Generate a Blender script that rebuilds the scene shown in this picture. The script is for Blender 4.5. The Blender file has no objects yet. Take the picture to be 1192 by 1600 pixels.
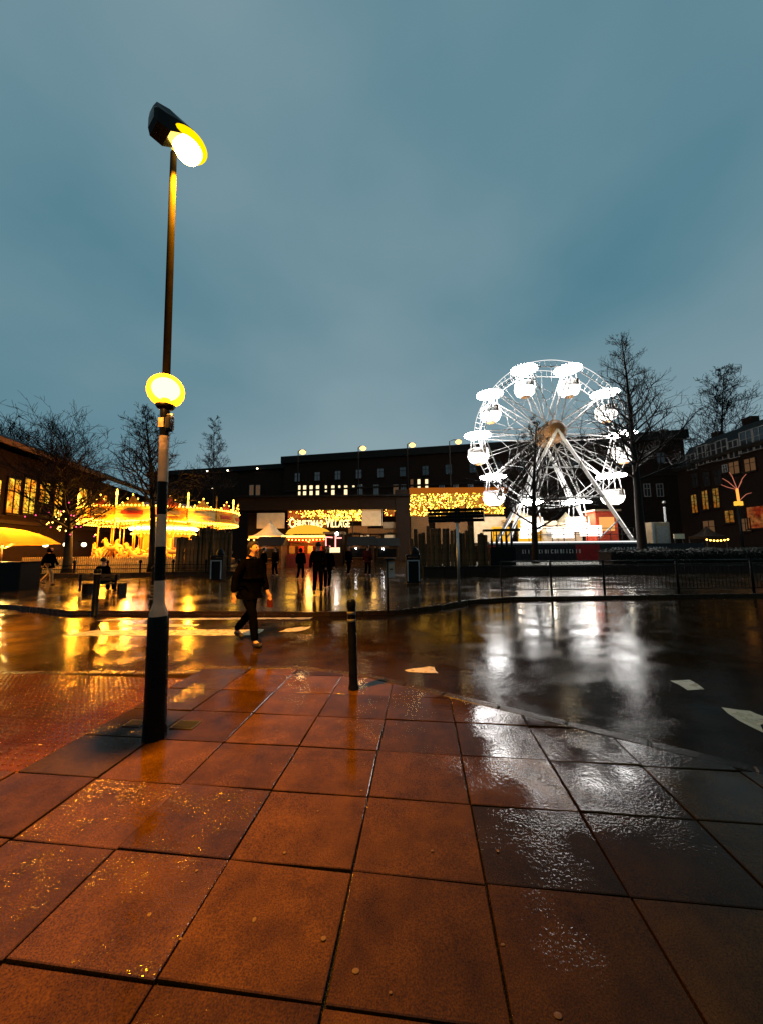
import bpy, bmesh, math, random
from mathutils import Vector, Matrix

# ------------------------------------------------------------------ camera, sky, sun, exposure
sc = bpy.context.scene
C = sc.collection
FOC, PITCH, ROLL, EYE = 549.4, 0.1017, -0.0086, 1.6          # measured from the paving joints (1192 x 1600 frame)

cam_data = bpy.data.cameras.new('camera')
cam = bpy.data.objects.new('camera', cam_data); C.objects.link(cam)
cam_data.sensor_fit = 'VERTICAL'; cam_data.sensor_height = 24.0; cam_data.lens = 24.0 * FOC / 1600.0
cam_data.clip_start = 0.05; cam_data.clip_end = 3000
_f = Vector((0, math.cos(PITCH), math.sin(PITCH))); _u = Vector((0, -math.sin(PITCH), math.cos(PITCH))); _r = Vector((1, 0, 0))
_r2 = math.cos(ROLL) * _r + math.sin(ROLL) * _u; _u2 = -math.sin(ROLL) * _r + math.cos(ROLL) * _u
cam.matrix_world = Matrix(((_r2.x, _u2.x, -_f.x, 0), (_r2.y, _u2.y, -_f.y, 0), (_r2.z, _u2.z, -_f.z, EYE), (0, 0, 0, 1)))
sc.camera = cam

SUN_EL, SUN_AZ = math.radians(1.0), math.radians(215)
world = bpy.data.worlds.new('World'); sc.world = world; world.use_nodes = True
nt = world.node_tree; nt.nodes.clear()
N = nt.nodes.new; L = nt.links.new
out = N('ShaderNodeOutputWorld'); bg = N('ShaderNodeBackground'); L(bg.outputs[0], out.inputs[0])
sky = N('ShaderNodeTexSky'); sky.sky_type = 'NISHITA'; sky.sun_disc = False
sky.sun_elevation = SUN_EL; sky.sun_rotation = SUN_AZ; sky.air_density = 1.6; sky.dust_density = 2.0; sky.ozone_density = 4.0
tc = N('ShaderNodeTexCoord')
mp = N('ShaderNodeMapping'); mp.inputs['Scale'].default_value = (1.2, 1.2, 1.9); mp.inputs['Location'].default_value = (0.0, 0.0, 0.0)
mp.inputs['Rotation'].default_value = (0.25, 0.5, 0)
L(tc.outputs['Generated'], mp.inputs[0])
nz = N('ShaderNodeTexNoise'); nz.inputs['Scale'].default_value = 1.1; nz.inputs['Detail'].default_value = 5; nz.inputs['Roughness'].default_value = 0.40
nz.inputs['Distortion'].default_value = 0.1
L(mp.outputs[0], nz.inputs['Vector'])
cr = N('ShaderNodeValToRGB')
cr.color_ramp.elements[0].position = 0.22; cr.color_ramp.elements[0].color = (0.080, 0.215, 0.282, 1)
cr.color_ramp.elements[1].position = 0.72; cr.color_ramp.elements[1].color = (0.285, 0.395, 0.435, 1)
L(nz.outputs['Fac'], cr.inputs[0])
sk = N('ShaderNodeMix'); sk.data_type = 'RGBA'; sk.blend_type = 'MULTIPLY'; sk.inputs[0].default_value = 1.0
sk.inputs[7].default_value = (0.10, 0.10, 0.10, 1); L(sky.outputs[0], sk.inputs[6])
mx = N('ShaderNodeMix'); mx.data_type = 'RGBA'; mx.inputs[0].default_value = 0.93
L(sk.outputs[2], mx.inputs[6]); L(cr.outputs[0], mx.inputs[7]); L(mx.outputs[2], bg.inputs['Color'])
bg.inputs['Strength'].default_value = 1.0

sun_data = bpy.data.lights.new('sun', 'SUN'); sun_data.energy = 0.02; sun_data.angle = math.radians(25); sun_data.color = (0.8, 0.9, 1.0)
sun = bpy.data.objects.new('sun', sun_data); C.objects.link(sun)
sun.rotation_euler = (math.radians(82), 0, -SUN_AZ + math.pi)
sc.view_settings.view_transform = 'Standard'; sc.view_settings.look = 'None'
sc.view_settings.exposure = 0.0; sc.view_settings.gamma = 1.0; sc.view_settings.use_curve_mapping = False
sc.cycles.max_bounces = 6; sc.cycles.glossy_bounces = 3; sc.cycles.diffuse_bounces = 2; sc.cycles.transparent_max_bounces = 12
sc.cycles.sample_clamp_indirect = 6.0
sc.cycles.use_light_tree = True

# ------------------------------------------------------------------ helpers
def ray(px, py):
    return _r2 * ((px - 596) / FOC) + _u2 * ((800 - py) / FOC) + _f
def at(px, py, Y):                       # point of the place seen at that pixel, Y metres ahead of the viewer
    d = ray(px, py); return Vector((0, 0, EYE)) + d * (Y / d.y)
def gp(px, py, z=0.0):                   # the same, on level ground at height z
    d = ray(px, py); return Vector((0, 0, EYE)) + d * ((z - EYE) / d.z)
def gx(px, Y): return at(px, 857, Y).x
def hz(px, py, Y): return at(px, py, Y).z

R = random.Random(7)

class MB:
    def __init__(s): s.v = []; s.f = []; s.m = []; s.mi = 0; s.smooth = []
    def add(s, vs, fs, sm=False):
        o = len(s.v); s.v += [tuple(v) for v in vs]
        for f in fs: s.f.append(tuple(o + i for i in f)); s.m.append(s.mi); s.smooth.append(sm)
        return s
    def box(s, c, d, rz=0.0, M=None):
        cx, cy, cz = c; x, y, z = d[0] / 2, d[1] / 2, d[2] / 2
        vs = [Vector((a * x, b * y, e * z)) for e in (-1, 1) for b in (-1, 1) for a in (-1, 1)]
        if rz: q = Matrix.Rotation(rz, 3, 'Z'); vs = [q @ v for v in vs]
        if M: vs = [M @ v for v in vs]
        vs = [v + Vector(c) for v in vs]
        return s.add(vs, [(0, 2, 3, 1), (4, 5, 7, 6), (0, 1, 5, 4), (2, 6, 7, 3), (0, 4, 6, 2), (1, 3, 7, 5)])
    def bbox(s, c, d, b=0.01, rz=0.0):          # box with chamfered top and vertical edges
        cx, cy, cz = c; x, y, z = d[0] / 2, d[1] / 2, d[2] / 2
        def ring(ix, iy, k, zz):
            return [(ix - k, iy), (ix, iy - k), (ix, -iy + k), (ix - k, -iy), (-ix + k, -iy), (-ix, -iy + k), (-ix, iy - k), (-ix + k, iy)], zz
        rings = [ring(x, y, b, -z), ring(x, y, b, z - b), ring(x - b, y - b, b * .6, z)]
        vs = []; q = Matrix.Rotation(rz, 3, 'Z')
        for r, zz in rings:
            for (a, e) in r: vs.append(q @ Vector((a, e, zz)) + Vector(c))
        fs = []
        for k in range(2):
            for i in range(8):
                j = (i + 1) % 8
                fs.append((k * 8 + j, k * 8 + i, (k + 1) * 8 + i, (k + 1) * 8 + j)[::-1])
        fs.append(tuple(range(16, 24))[::-1]); fs.append(tuple(range(0, 8)))
        return s.add(vs, fs)
    def tube(s, pts, rad, n=6, cap=True, sm=True):
        pts = [Vector(p) for p in pts]; k = len(pts)
        if not hasattr(rad, '__len__'): rad = [rad] * k
        vs = []; prev = None
        for i, p in enumerate(pts):
            t = (pts[min(i + 1, k - 1)] - pts[max(i - 1, 0)])
            if t.length < 1e-9: t = Vector((0, 0, 1))
            t.normalize()
            if prev is None:
                a = Vector((0, 0, 1)) if abs(t.z) < .9 else Vector((1, 0, 0))
                u = t.cross(a).normalized()
            else:
                u = (prev - t * prev.dot(t)); u = u.normalized() if u.length > 1e-6 else t.orthogonal().normalized()
            prev = u; w = t.cross(u)
            for j in range(n):
                g = 2 * math.pi * j / n
                vs.append(p + (u * math.cos(g) + w * math.sin(g)) * rad[i])
        fs = [(i * n + j, i * n + (j + 1) % n, (i + 1) * n + (j + 1) % n, (i + 1) * n + j) for i in range(k - 1) for j in range(n)]
        if cap: fs += [tuple(range(n))[::-1], tuple((k - 1) * n + j for j in range(n))]
        return s.add(vs, fs, sm)
    def lathe(s, prof, c=(0, 0, 0), n=24, sm=True, a0=0.0, a1=2 * math.pi):
        full = abs(a1 - a0 - 2 * math.pi) < 1e-6; vs = []; m = n if full else n + 1
        for r, z in prof:
            for j in range(m):
                g = a0 + (a1 - a0) * j / n
                vs.append((c[0] + r * math.cos(g), c[1] + r * math.sin(g), c[2] + z))
        fs = []
        for i in range(len(prof) - 1):
            for j in range(n):
                q = (j + 1) % m
                fs.append((i * m + j, i * m + q, (i + 1) * m + q, (i + 1) * m + j))
        return s.add(vs, fs, sm)
    def ball(s, c, r, n=8, sq=(1, 1, 1)):
        prof = [(max(1e-4, math.sin(math.pi * i / (n // 2 + 1))) , -math.cos(math.pi * i / (n // 2 + 1))) for i in range(n // 2 + 2)]
        o = len(s.v); s.lathe(prof, (0, 0, 0), n)
        for i in range(o, len(s.v)):
            x, y, z = s.v[i]; s.v[i] = (c[0] + x * r * sq[0], c[1] + y * r * sq[1], c[2] + z * r * sq[2])
        return s
    def octa(s, c, r):
        x, y, z = c
        return s.add([(x + r, y, z), (x - r, y, z), (x, y + r, z), (x, y - r, z), (x, y, z + r), (x, y, z - r)],
                     [(0, 2, 4), (2, 1, 4), (1, 3, 4), (3, 0, 4), (2, 0, 5), (1, 2, 5), (3, 1, 5), (0, 3, 5)])
    def prism(s, poly, z0, z1):
        n = len(poly); vs = [(p[0], p[1], z0) for p in poly] + [(p[0], p[1], z1) for p in poly]
        return s.add(vs, [tuple(range(n))[::-1], tuple(range(n, 2 * n))] + [(i, (i + 1) % n, n + (i + 1) % n, n + i) for i in range(n)])
    def build(s, name, mat, parent=None, loc=None):
        me = bpy.data.meshes.new(name); me.from_pydata(s.v, [], s.f)
        mats = mat if isinstance(mat, (list, tuple)) else [mat]
        for m in mats: me.materials.append(m)
        me.polygons.foreach_set('material_index', s.m)
        me.polygons.foreach_set('use_smooth', s.smooth); me.update()
        o = bpy.data.objects.new(name, me); C.objects.link(o)
        if parent: o.parent = parent
        if loc is not None: o.location = loc
        return o

def tag(o, label=None, cat=None, group=None, kind=None):
    for k, v in (('label', label), ('category', cat), ('group', group), ('kind', kind)):
        if v: o[k] = v
    return o
def thing(name, loc, label, cat, rz=0.0, group=None):
    o = bpy.data.objects.new(name, None); C.objects.link(o); o.location = loc; o.rotation_euler = (0, 0, rz)
    o.empty_display_size = 0.2
    return tag(o, label, cat, group)
def part(mesh_obj, name, parent, loc=(0, 0, 0), rot=(0, 0, 0), scale=(1, 1, 1)):      # another piece sharing mesh data
    o = bpy.data.objects.new(name, mesh_obj.data); C.objects.link(o); o.parent = parent
    o.location = loc; o.rotation_euler = rot; o.scale = scale
    return o
def copy_tree(o, parent=None):
    c = o.copy(); C.objects.link(c); c.parent = parent
    for ch in o.children: copy_tree(ch, c)
    return c
def lamp(name, loc, power, color, parent=None, radius=0.15, kind='POINT'):
    d = bpy.data.lights.new(name, kind); d.energy = power; d.color = color; d.shadow_soft_size = radius
    o = bpy.data.objects.new(name, d); C.objects.link(o); o.location = loc
    if parent: o.parent = parent
    return o

# ------------------------------------------------------------------ materials
def mat(name, col, rough=0.5, metal=0.0, var=0.25, scale=6.0, bump=0.0, bscale=40.0, rvar=0.0, spec=0.10, objvar=0.0, coords='Object', detail=6, coat=0.0):
    m = bpy.data.materials.new(name); m.use_nodes = True; t = m.node_tree; b = t.nodes['Principled BSDF']
    n = t.nodes.new; l = t.links.new
    tcd = n('ShaderNodeTexCoord'); nzz = n('ShaderNodeTexNoise'); nzz.inputs['Scale'].default_value = scale; nzz.inputs['Detail'].default_value = detail
    l(tcd.outputs[coords], nzz.inputs['Vector'])
    rp = n('ShaderNodeValToRGB'); e = rp.color_ramp.elements
    e[0].position = .3; e[1].position = .72
    e[0].color = (*[c * (1 - var) for c in col], 1); e[1].color = (*[min(1, c * (1 + var)) for c in col], 1)
    l(nzz.outputs['Fac'], rp.inputs[0]); last = rp.outputs[0]
    if objvar:
        oi = n('ShaderNodeObjectInfo'); mr = n('ShaderNodeMapRange'); mr.inputs[3].default_value = 1 - objvar; mr.inputs[4].default_value = 1 + objvar
        l(oi.outputs['Random'], mr.inputs[0])
        mm = n('ShaderNodeMix'); mm.data_type = 'RGBA'; mm.blend_type = 'MULTIPLY'; mm.inputs[0].default_value = 1
        l(last, mm.inputs[6]); l(mr.outputs[0], mm.inputs[7]); last = mm.outputs[2]
    l(last, b.inputs['Base Color'])
    b.inputs['Metallic'].default_value = metal; b.inputs['Roughness'].default_value = rough
    b.inputs['Specular IOR Level'].default_value = spec
    if coat: b.inputs['Coat Weight'].default_value = coat; b.inputs['Coat Roughness'].default_value = 0.08
    if rvar:
        n2 = n('ShaderNodeTexNoise'); n2.inputs['Scale'].default_value = scale * .45; n2.inputs['Detail'].default_value = 5
        l(tcd.outputs[coords], n2.inputs['Vector'])
        mr2 = n('ShaderNodeMapRange'); mr2.inputs[1].default_value = .35; mr2.inputs[2].default_value = .68
        mr2.inputs[3].default_value = max(.03, rough - rvar); mr2.inputs[4].default_value = rough + rvar
        l(n2.outputs['Fac'], mr2.inputs[0]); l(mr2.outputs[0], b.inputs['Roughness'])
    if bump:
        n3 = n('ShaderNodeTexNoise'); n3.inputs['Scale'].default_value = bscale; n3.inputs['Detail'].default_value = 4
        l(tcd.outputs[coords], n3.inputs['Vector'])
        bp = n('ShaderNodeBump'); bp.inputs['Strength'].default_value = 1.0; bp.inputs['Distance'].default_value = bump
        l(n3.outputs['Fac'], bp.inputs['Height']); l(bp.outputs[0], b.inputs['Normal'])
    return m
def glow(name, col, strength, sample=True):
    m = bpy.data.materials.new(name); m.use_nodes = True; t = m.node_tree; t.nodes.clear()
    o = t.nodes.new('ShaderNodeOutputMaterial'); e = t.nodes.new('ShaderNodeEmission')
    e.inputs[0].default_value = (*col, 1); e.inputs[1].default_value = strength; t.links.new(e.outputs[0], o.inputs[0])
    if not sample: m.cycles.emission_sampling = 'NONE'
    return m

def wet(name, col, var, scale, rlo, rhi, rs, bumps, objvar=0.0, coords='Object', spec=0.5, sparkle=None, ior=1.33, grain=None, mask=(2.3, .48, .60)):
    """wet paving: colour noise, water film (roughness patches) and several scales of relief"""
    m = bpy.data.materials.new(name); m.use_nodes = True; t = m.node_tree; b = t.nodes['Principled BSDF']; n = t.nodes.new; l = t.links.new
    tcd = n('ShaderNodeTexCoord')
    if coords == 'World':
        ge = n('ShaderNodeNewGeometry'); vec = ge.outputs['Position']
    else: vec = tcd.outputs[coords]
    a = n('ShaderNodeTexNoise'); a.inputs['Scale'].default_value = scale; a.inputs['Detail'].default_value = 8; a.inputs['Roughness'].default_value = .6
    l(vec, a.inputs['Vector'])
    rp = n('ShaderNodeValToRGB'); e = rp.color_ramp.elements; e[0].position = .3; e[1].position = .7
    e[0].color = (*[c * (1 - var) for c in col], 1); e[1].color = (*[c * (1 + var) for c in col], 1)
    l(a.outputs['Fac'], rp.inputs[0]); last = rp.outputs[0]
    if grain:                                # aggregate speckle and broad faint staining
        gz = n('ShaderNodeTexNoise'); gz.inputs['Scale'].default_value = grain; gz.inputs['Detail'].default_value = 3; l(vec, gz.inputs['Vector'])
        gr = n('ShaderNodeMapRange'); gr.inputs[1].default_value = .35; gr.inputs[2].default_value = .65; gr.inputs[3].default_value = .55; gr.inputs[4].default_value = 1.45; l(gz.outputs['Fac'], gr.inputs[0])
        gm_ = n('ShaderNodeMix'); gm_.data_type = 'RGBA'; gm_.blend_type = 'MULTIPLY'; gm_.inputs[0].default_value = 1; l(last, gm_.inputs[6]); l(gr.outputs[0], gm_.inputs[7]); last = gm_.outputs[2]
    if objvar:
        oi = n('ShaderNodeObjectInfo'); mr = n('ShaderNodeMapRange'); mr.inputs[3].default_value = 1 - objvar; mr.inputs[4].default_value = 1 + objvar
        l(oi.outputs['Random'], mr.inputs[0]); mm = n('ShaderNodeMix'); mm.data_type = 'RGBA'; mm.blend_type = 'MULTIPLY'; mm.inputs[0].default_value = 1
        l(last, mm.inputs[6]); l(mr.outputs[0], mm.inputs[7]); last = mm.outputs[2]
    l(last, b.inputs['Base Color']); b.inputs['Specular IOR Level'].default_value = spec; b.inputs['IOR'].default_value = ior
    w = n('ShaderNodeTexNoise'); w.inputs['Scale'].default_value = rs; w.inputs['Detail'].default_value = 4
    l(vec, w.inputs['Vector'])
    mr2 = n('ShaderNodeMapRange'); mr2.inputs[1].default_value = .38; mr2.inputs[2].default_value = .64; mr2.inputs[3].default_value = rlo; mr2.inputs[4].default_value = rhi
    l(w.outputs['Fac'], mr2.inputs[0]); l(mr2.outputs[0], b.inputs['Roughness'])
    prev = None
    for (bs, dist, kind) in bumps:
        if kind == 'v':
            q = n('ShaderNodeTexVoronoi'); q.inputs['Scale'].default_value = bs; h = q.outputs['Distance']
        elif kind == 'brick':
            q = n('ShaderNodeTexBrick'); q.inputs['Scale'].default_value = bs; q.inputs['Color1'].default_value = (1, 1, 1, 1); q.inputs['Color2'].default_value = (.75, .75, .75, 1)
            q.inputs['Mortar'].default_value = (0, 0, 0, 1); q.inputs['Mortar Size'].default_value = .012; h = q.outputs['Color']
        else:
            q = n('ShaderNodeTexNoise'); q.inputs['Scale'].default_value = bs; q.inputs['Detail'].default_value = 1 if bs < 5 else 4; h = q.outputs['Fac']
        l(vec, q.inputs['Vector'])
        bp = n('ShaderNodeBump'); bp.inputs['Strength'].default_value = 1.0; bp.inputs['Distance'].default_value = dist
        l(h, bp.inputs['Height'])
        if prev: l(prev, bp.inputs['Normal'])
        prev = bp.outputs[0]
    if sparkle:                              # patches of gritty beads of water
        q = n('ShaderNodeTexNoise'); q.inputs['Scale'].default_value = sparkle[0]; q.inputs['Detail'].default_value = 2; l(vec, q.inputs['Vector'])
        k = n('ShaderNodeTexNoise'); k.inputs['Scale'].default_value = mask[0]; k.inputs['Detail'].default_value = 4; l(vec, k.inputs['Vector'])
        mk = n('ShaderNodeMapRange'); mk.inputs[1].default_value = mask[1]; mk.inputs[2].default_value = mask[2]; l(k.outputs['Fac'], mk.inputs[0])
        bp = n('ShaderNodeBump'); bp.inputs['Distance'].default_value = sparkle[1]; l(mk.outputs[0], bp.inputs['Strength']); l(q.outputs['Fac'], bp.inputs['Height']); l(prev, bp.inputs['Normal']); prev = bp.outputs[0]
    if prev: l(prev, b.inputs['Normal'])
    return m

M = dict(
    slab=wet('wet_sandstone_slab', (0.026, 0.0104, 0.0008), .38, 5, .022, .085, 2.2, [(2.5, .0016, 'n'), (22, .00085, 'n'), (300, .00010, 'n')], objvar=.48, coords='World', sparkle=(62, .0042), ior=1.23, grain=170, mask=(2.0, .42, .78)),
    slab_grit=wet('gritty_wet_sandstone_slab', (0.026, 0.0104, 0.0008), .38, 5, .06, .14, 2.2, [(2.5, .0016, 'n'), (22, .00085, 'n')], objvar=.3, coords='World', sparkle=(46, .0105), ior=1.33, grain=170, mask=(2.6, .36, .62)),
    slab_dark=wet('wet_grey_slab', (0.016, 0.0080, 0.0018), .30, 6, .022, .085, 2.6, [(3, .0016, 'n'), (20, .0013, 'n'), (300, .00010, 'n')], objvar=.15, coords='World', sparkle=(62, .0042), ior=1.23, grain=170, mask=(2.0, .42, .78)),
    bed=wet('joint_grit', (0.003, 0.002, 0.001), .4, 60, .2, .5, 5, [(160, .004, 'n')], coords='World', ior=1.15),
    tactile=wet('wet_red_tactile', (0.030, 0.0085, 0.0015), .3, 10, .07, .2, 4, [(70, .0010, 'n')], objvar=.2, coords='World', ior=1.2, grain=170),
    kerb=wet('wet_kerb_stone', (0.018, 0.010, 0.004), .35, 14, .15, .35, 4, [(80, .002, 'n')], objvar=.25, coords='World', ior=1.15),
    asphalt=wet('wet_asphalt', (0.0140, 0.0066, 0.0022), .45, 3, .05, .17, .9, [(1.1, .004, 'n'), (14, .0016, 'n'), (38, .0009, 'n')], coords='World', ior=1.09, grain=90, sparkle=(70, .0022), mask=(1.6, .45, .66)),
    plaza=wet('wet_plaza_stone', (0.020, 0.010, 0.003), .35, 2.0, .08, .24, .7, [(.55, .008, 'n'), (1.7, .005, 'brick'), (14, .0022, 'n'), (60, .0006, 'n')], coords='World', ior=1.30),
    ground=wet('dark_ground', (0.008, 0.006, 0.004), .3, 1.0, .4, .7, 1.0, [(6, .01, 'n')], coords='World', ior=1.1),
    paint=wet('worn_road_paint', (0.40, 0.31, 0.19), .4, 11, .2, .5, 8, [(120, .003, 'n')], coords='World'),
    gum=mat('pale_gum', (.075, .042, .02), .6),
    black=mat('black_gloss_paint', (.0022, .002, .0018), .28, spec=.05, var=.4, scale=9, bump=.001, bscale=30, rvar=.12),
    blackr=mat('black_rough', (.002, .0017, .0014), .6, var=.4),
    white=mat('white_paint', (.24, .185, .12), .35, var=.18, scale=14, bump=.001, bscale=40),
    grey=mat('grey_paint', (.2, .2, .19), .4, var=.2),
    steel=mat('galvanised_steel', (.34, .33, .31), .32, metal=.8, var=.2, scale=20),
    dsteel=mat('dark_steel', (.018, .016, .014), .4, metal=.3, var=.2, scale=20),
    reflector=mat('reflective_band', (.075, .068, .055), .3, var=.1),
    brick=mat('dark_brick', (.012, .006, .0035), .85, var=.35, scale=3, bump=.01, bscale=12),
    stone=mat('sooty_stone', (.016, .010, .006), .8, var=.3, scale=2, bump=.01, bscale=9),
    slate=mat('wet_slate', (.006, .005, .004), .6, var=.3, scale=5, bump=.008, bscale=10),
    fascia=mat('brown_fascia', (.014, .007, .003), .6, var=.25, scale=3),
    frame=mat('pale_window_frame', (.22, .20, .18), .5, var=.1),
    wood=mat('rough_timber', (.075, .036, .013), .55, var=.45, scale=5, bump=.015, bscale=14, objvar=.3),
    wood2=mat('planed_timber', (.14, .07, .025), .5, var=.3, scale=8, bump=.004, bscale=20, objvar=.2),
    bark=mat('wet_bark', (.007, .0045, .003), .6, var=.35, scale=14, bump=.012, bscale=30),
    hedge=mat('dark_leaf', (.006, .008, .004), .6, var=.4, scale=4),
    grass=mat('wet_grass', (.016, .020, .008), .6, var=.4, scale=8, bump=.02, bscale=30),
    cream=mat('cream_paint', (.52, .34, .10), .35, var=.15, scale=6),
    redp=mat('red_paint', (.45, .06, .03), .35, var=.2, scale=6),
    gold=mat('gold_paint', (.55, .24, .03), .3, metal=.3, var=.25, scale=10, bump=.004, bscale=20),
    wheelw=mat('white_steel', (.26, .256, .248), .4, var=.08, scale=8),
    canvas=mat('pale_canvas', (.62, .5, .32), .7, var=.12, scale=2),
    orangec=mat('orange_canvas', (.85, .33, .03), .6, var=.1, scale=2),
    skin=mat('skin', (.32, .15, .09), .5, var=.1, scale=20),
    coat_black=mat('black_cloth', (.0009, .0007, .0006), .9, spec=0.0, var=.4, scale=12, bump=.006, bscale=30),
    coat_brown=mat('brown_cloth', (.008, .004, .002), .9, spec=0.0, var=.4, scale=12, bump=.006, bscale=30),
    coat_red=mat('dark_red_cloth', (.05, .008, .006), .85, spec=0.0, var=.3, scale=12, bump=.006, bscale=30),
    trouser=mat('dark_trousers', (.0009, .0008, .0009), .9, spec=0.0, var=.3, scale=12, bump=.005, bscale=30),
    trouser_pale=mat('pale_trousers', (.22, .13, .05), .85, var=.2, scale=12, bump=.005, bscale=30),
    hair=mat('dark_hair', (.02, .013, .009), .6, var=.3, scale=60),
    shoe=mat('dark_shoe', (.015, .012, .011), .4),
    glass=mat('dark_glass', (.02, .02, .022), .08, var=.1, spec=.8),
    bannerb=mat('black_banner', (.018, .016, .017), .45, var=.3, scale=3),
    bannerr=mat('red_banner', (.28, .02, .02), .45, var=.2, scale=3),
    bannerw=mat('banner_white', (.45, .43, .42), .5, var=.2, scale=9),
    wrap=mat('sticker_wrap', (.30, .22, .15), .5, var=.5, scale=24, bump=.002, bscale=30),
)
_rp = [n_ for n_ in M['paint'].node_tree.nodes if n_.type == 'VALTORGB'][0].color_ramp          # paint worn through to the asphalt
_rp.elements[0].position = .33; _rp.elements[0].color = (.02, .012, .006, 1); _rp.elements[1].position = .43; _rp.elements[1].color = (.42, .33, .20, 1)
E_SODIUM = glow('sodium_lens', (1.0, 0.62, 0.10), 90)
E_GLOBE = glow('amber_globe', (1.0, 0.45, 0.05), 12)
E_WHITE = glow('cool_white_led', (1.0, 0.97, 0.93), 45, False)
E_WHITES = glow('white_led_strip', (1.0, 0.96, 0.90), 4.0, False)
E_WARM = glow('warm_bulb', (1.0, 0.50, 0.07), 14, False)
E_YEL = glow('yellow_bulb', (1.0, 0.50, 0.035), 15, False)
E_YELLOWPANEL = glow('yellow_lit_panel', (1.0, 0.48, 0.03), 1.1)
E_ORANGE = glow('orange_lit_panel', (1.0, 0.30, 0.03), .55, False)
E_WIN = glow('lit_window', (1.0, 0.78, 0.42), 1.5, False)
E_WINY = glow('yellow_lit_window', (1.0, 0.55, 0.08), 1.6, False)
E_WINDIM = glow('dim_window', (1.0, 0.50, 0.22), .10, False)
E_RED = glow('red_lit_window', (1.0, 0.22, 0.07), .9, False)
E_PINK = glow('pink_bulb', (1.0, 0.08, 0.18), 3.0, False)
E_FLOOD = glow('flood_lamp', (1.0, 0.56, 0.16), 3)
E_SIGN = glow('sign_letter', (1.0, 0.70, 0.26), 3.0, False)

def twinkle(name, col, col2, strength, scale, thr=.30, base=0.10):
    """a lit pane behind dense fairy lights: bright cells on a dim glow"""
    m = bpy.data.materials.new(name); m.use_nodes = True; t = m.node_tree; t.nodes.clear(); n = t.nodes.new; l = t.links.new
    o = n('ShaderNodeOutputMaterial'); e = n('ShaderNodeEmission'); l(e.outputs[0], o.inputs[0])
    tcd = n('ShaderNodeTexCoord'); nn = n('ShaderNodeTexNoise'); nn.inputs['Scale'].default_value = scale * .12; l(tcd.outputs['Object'], nn.inputs['Vector'])
    rp = n('ShaderNodeValToRGB'); rp.color_ramp.elements[0].color = (*col, 1); rp.color_ramp.elements[1].color = (*col2, 1)
    rp.color_ramp.elements[0].position = .4; rp.color_ramp.elements[1].position = .6
    l(nn.outputs['Fac'], rp.inputs[0]); l(rp.outputs[0], e.inputs[0])
    mr = n('ShaderNodeMapRange'); mr.inputs[1].default_value = .3; mr.inputs[2].default_value = .75; mr.inputs[3].default_value = base * strength; mr.inputs[4].default_value = strength
    n2 = n('ShaderNodeTexNoise'); n2.inputs['Scale'].default_value = scale * .5; n2.inputs['Detail'].default_value = 3; l(tcd.outputs['Object'], n2.inputs['Vector'])
    l(n2.outputs['Fac'], mr.inputs[0]); l(mr.outputs[0], e.inputs[1])
    m.cycles.emission_sampling = 'NONE'
    return m
E_TW = twinkle('pane_of_fairy_light_glow', (1.0, .28, .03), (1.0, .62, .08), .8, 9, base=.25)
E_TWR = twinkle('pane_of_red_glow', (1.0, .12, .02), (1.0, .35, .04), .7, 9, base=.2)

# ------------------------------------------------------------------ ground, road, pavement
YAW = 0.11164
A = Vector((math.sin(YAW), math.cos(YAW), 0)); B = Vector((math.cos(YAW), -math.sin(YAW), 0))
TW, TL, X0, R1 = 0.6459, 0.522, -1.6659, 1.897
ROADZ = -0.10
g = MB().add([(-900, -300, -.16), (900, -300, -.16), (900, 1500, -.16), (-900, 1500, -.16)], [(0, 1, 2, 3)]).build('ground', M['ground'])
tag(g, kind='structure')
road = MB().add([(-60, -6, ROADZ), (60, -6, ROADZ), (60, 14, ROADZ), (-60, 14, ROADZ)], [(0, 1, 2, 3)]).build('road', M['asphalt'])
tag(road, kind='structure')

# near kerb line (top edge), from the crossing on one side round the corner to the other
KERB = [(-9.0, 5.16), (-1.15, 5.04), (-0.12, 4.66), (0.70, 4.11), (3.2, 2.42), (8.0, -0.9)]
def clip(poly, p, q):                     # keep the side to the right of p->q (towards the viewer)
    out_ = []; nx, ny = (q[1] - p[1]), -(q[0] - p[0])
    d = [(v[0] - p[0]) * nx + (v[1] - p[1]) * ny for v in poly]
    for i in range(len(poly)):
        j = (i + 1) % len(poly)
        if d[i] >= 0: out_.append(poly[i])
        if (d[i] >= 0) != (d[j] >= 0):
            k = d[i] / (d[i] - d[j]); out_.append((poly[i][0] + k * (poly[j][0] - poly[i][0]), poly[i][1] + k * (poly[j][1] - poly[i][1])))
    return out_
def offs(line, d):
    o = []
    for i, p in enumerate(line):
        a = Vector(line[max(i - 1, 0)]); b = Vector(line[min(i + 1, len(line) - 1)]); t = (b - a).normalized()
        o.append((p[0] + t.y * d, p[1] - t.x * d))
    return o
KIN = offs(KERB, 0.13)
def clip_in(poly, line):
    for i in range(len(line) - 1):
        poly = clip(poly, line[i], line[i + 1])
        if len(poly) < 3: return []
    return poly

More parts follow.
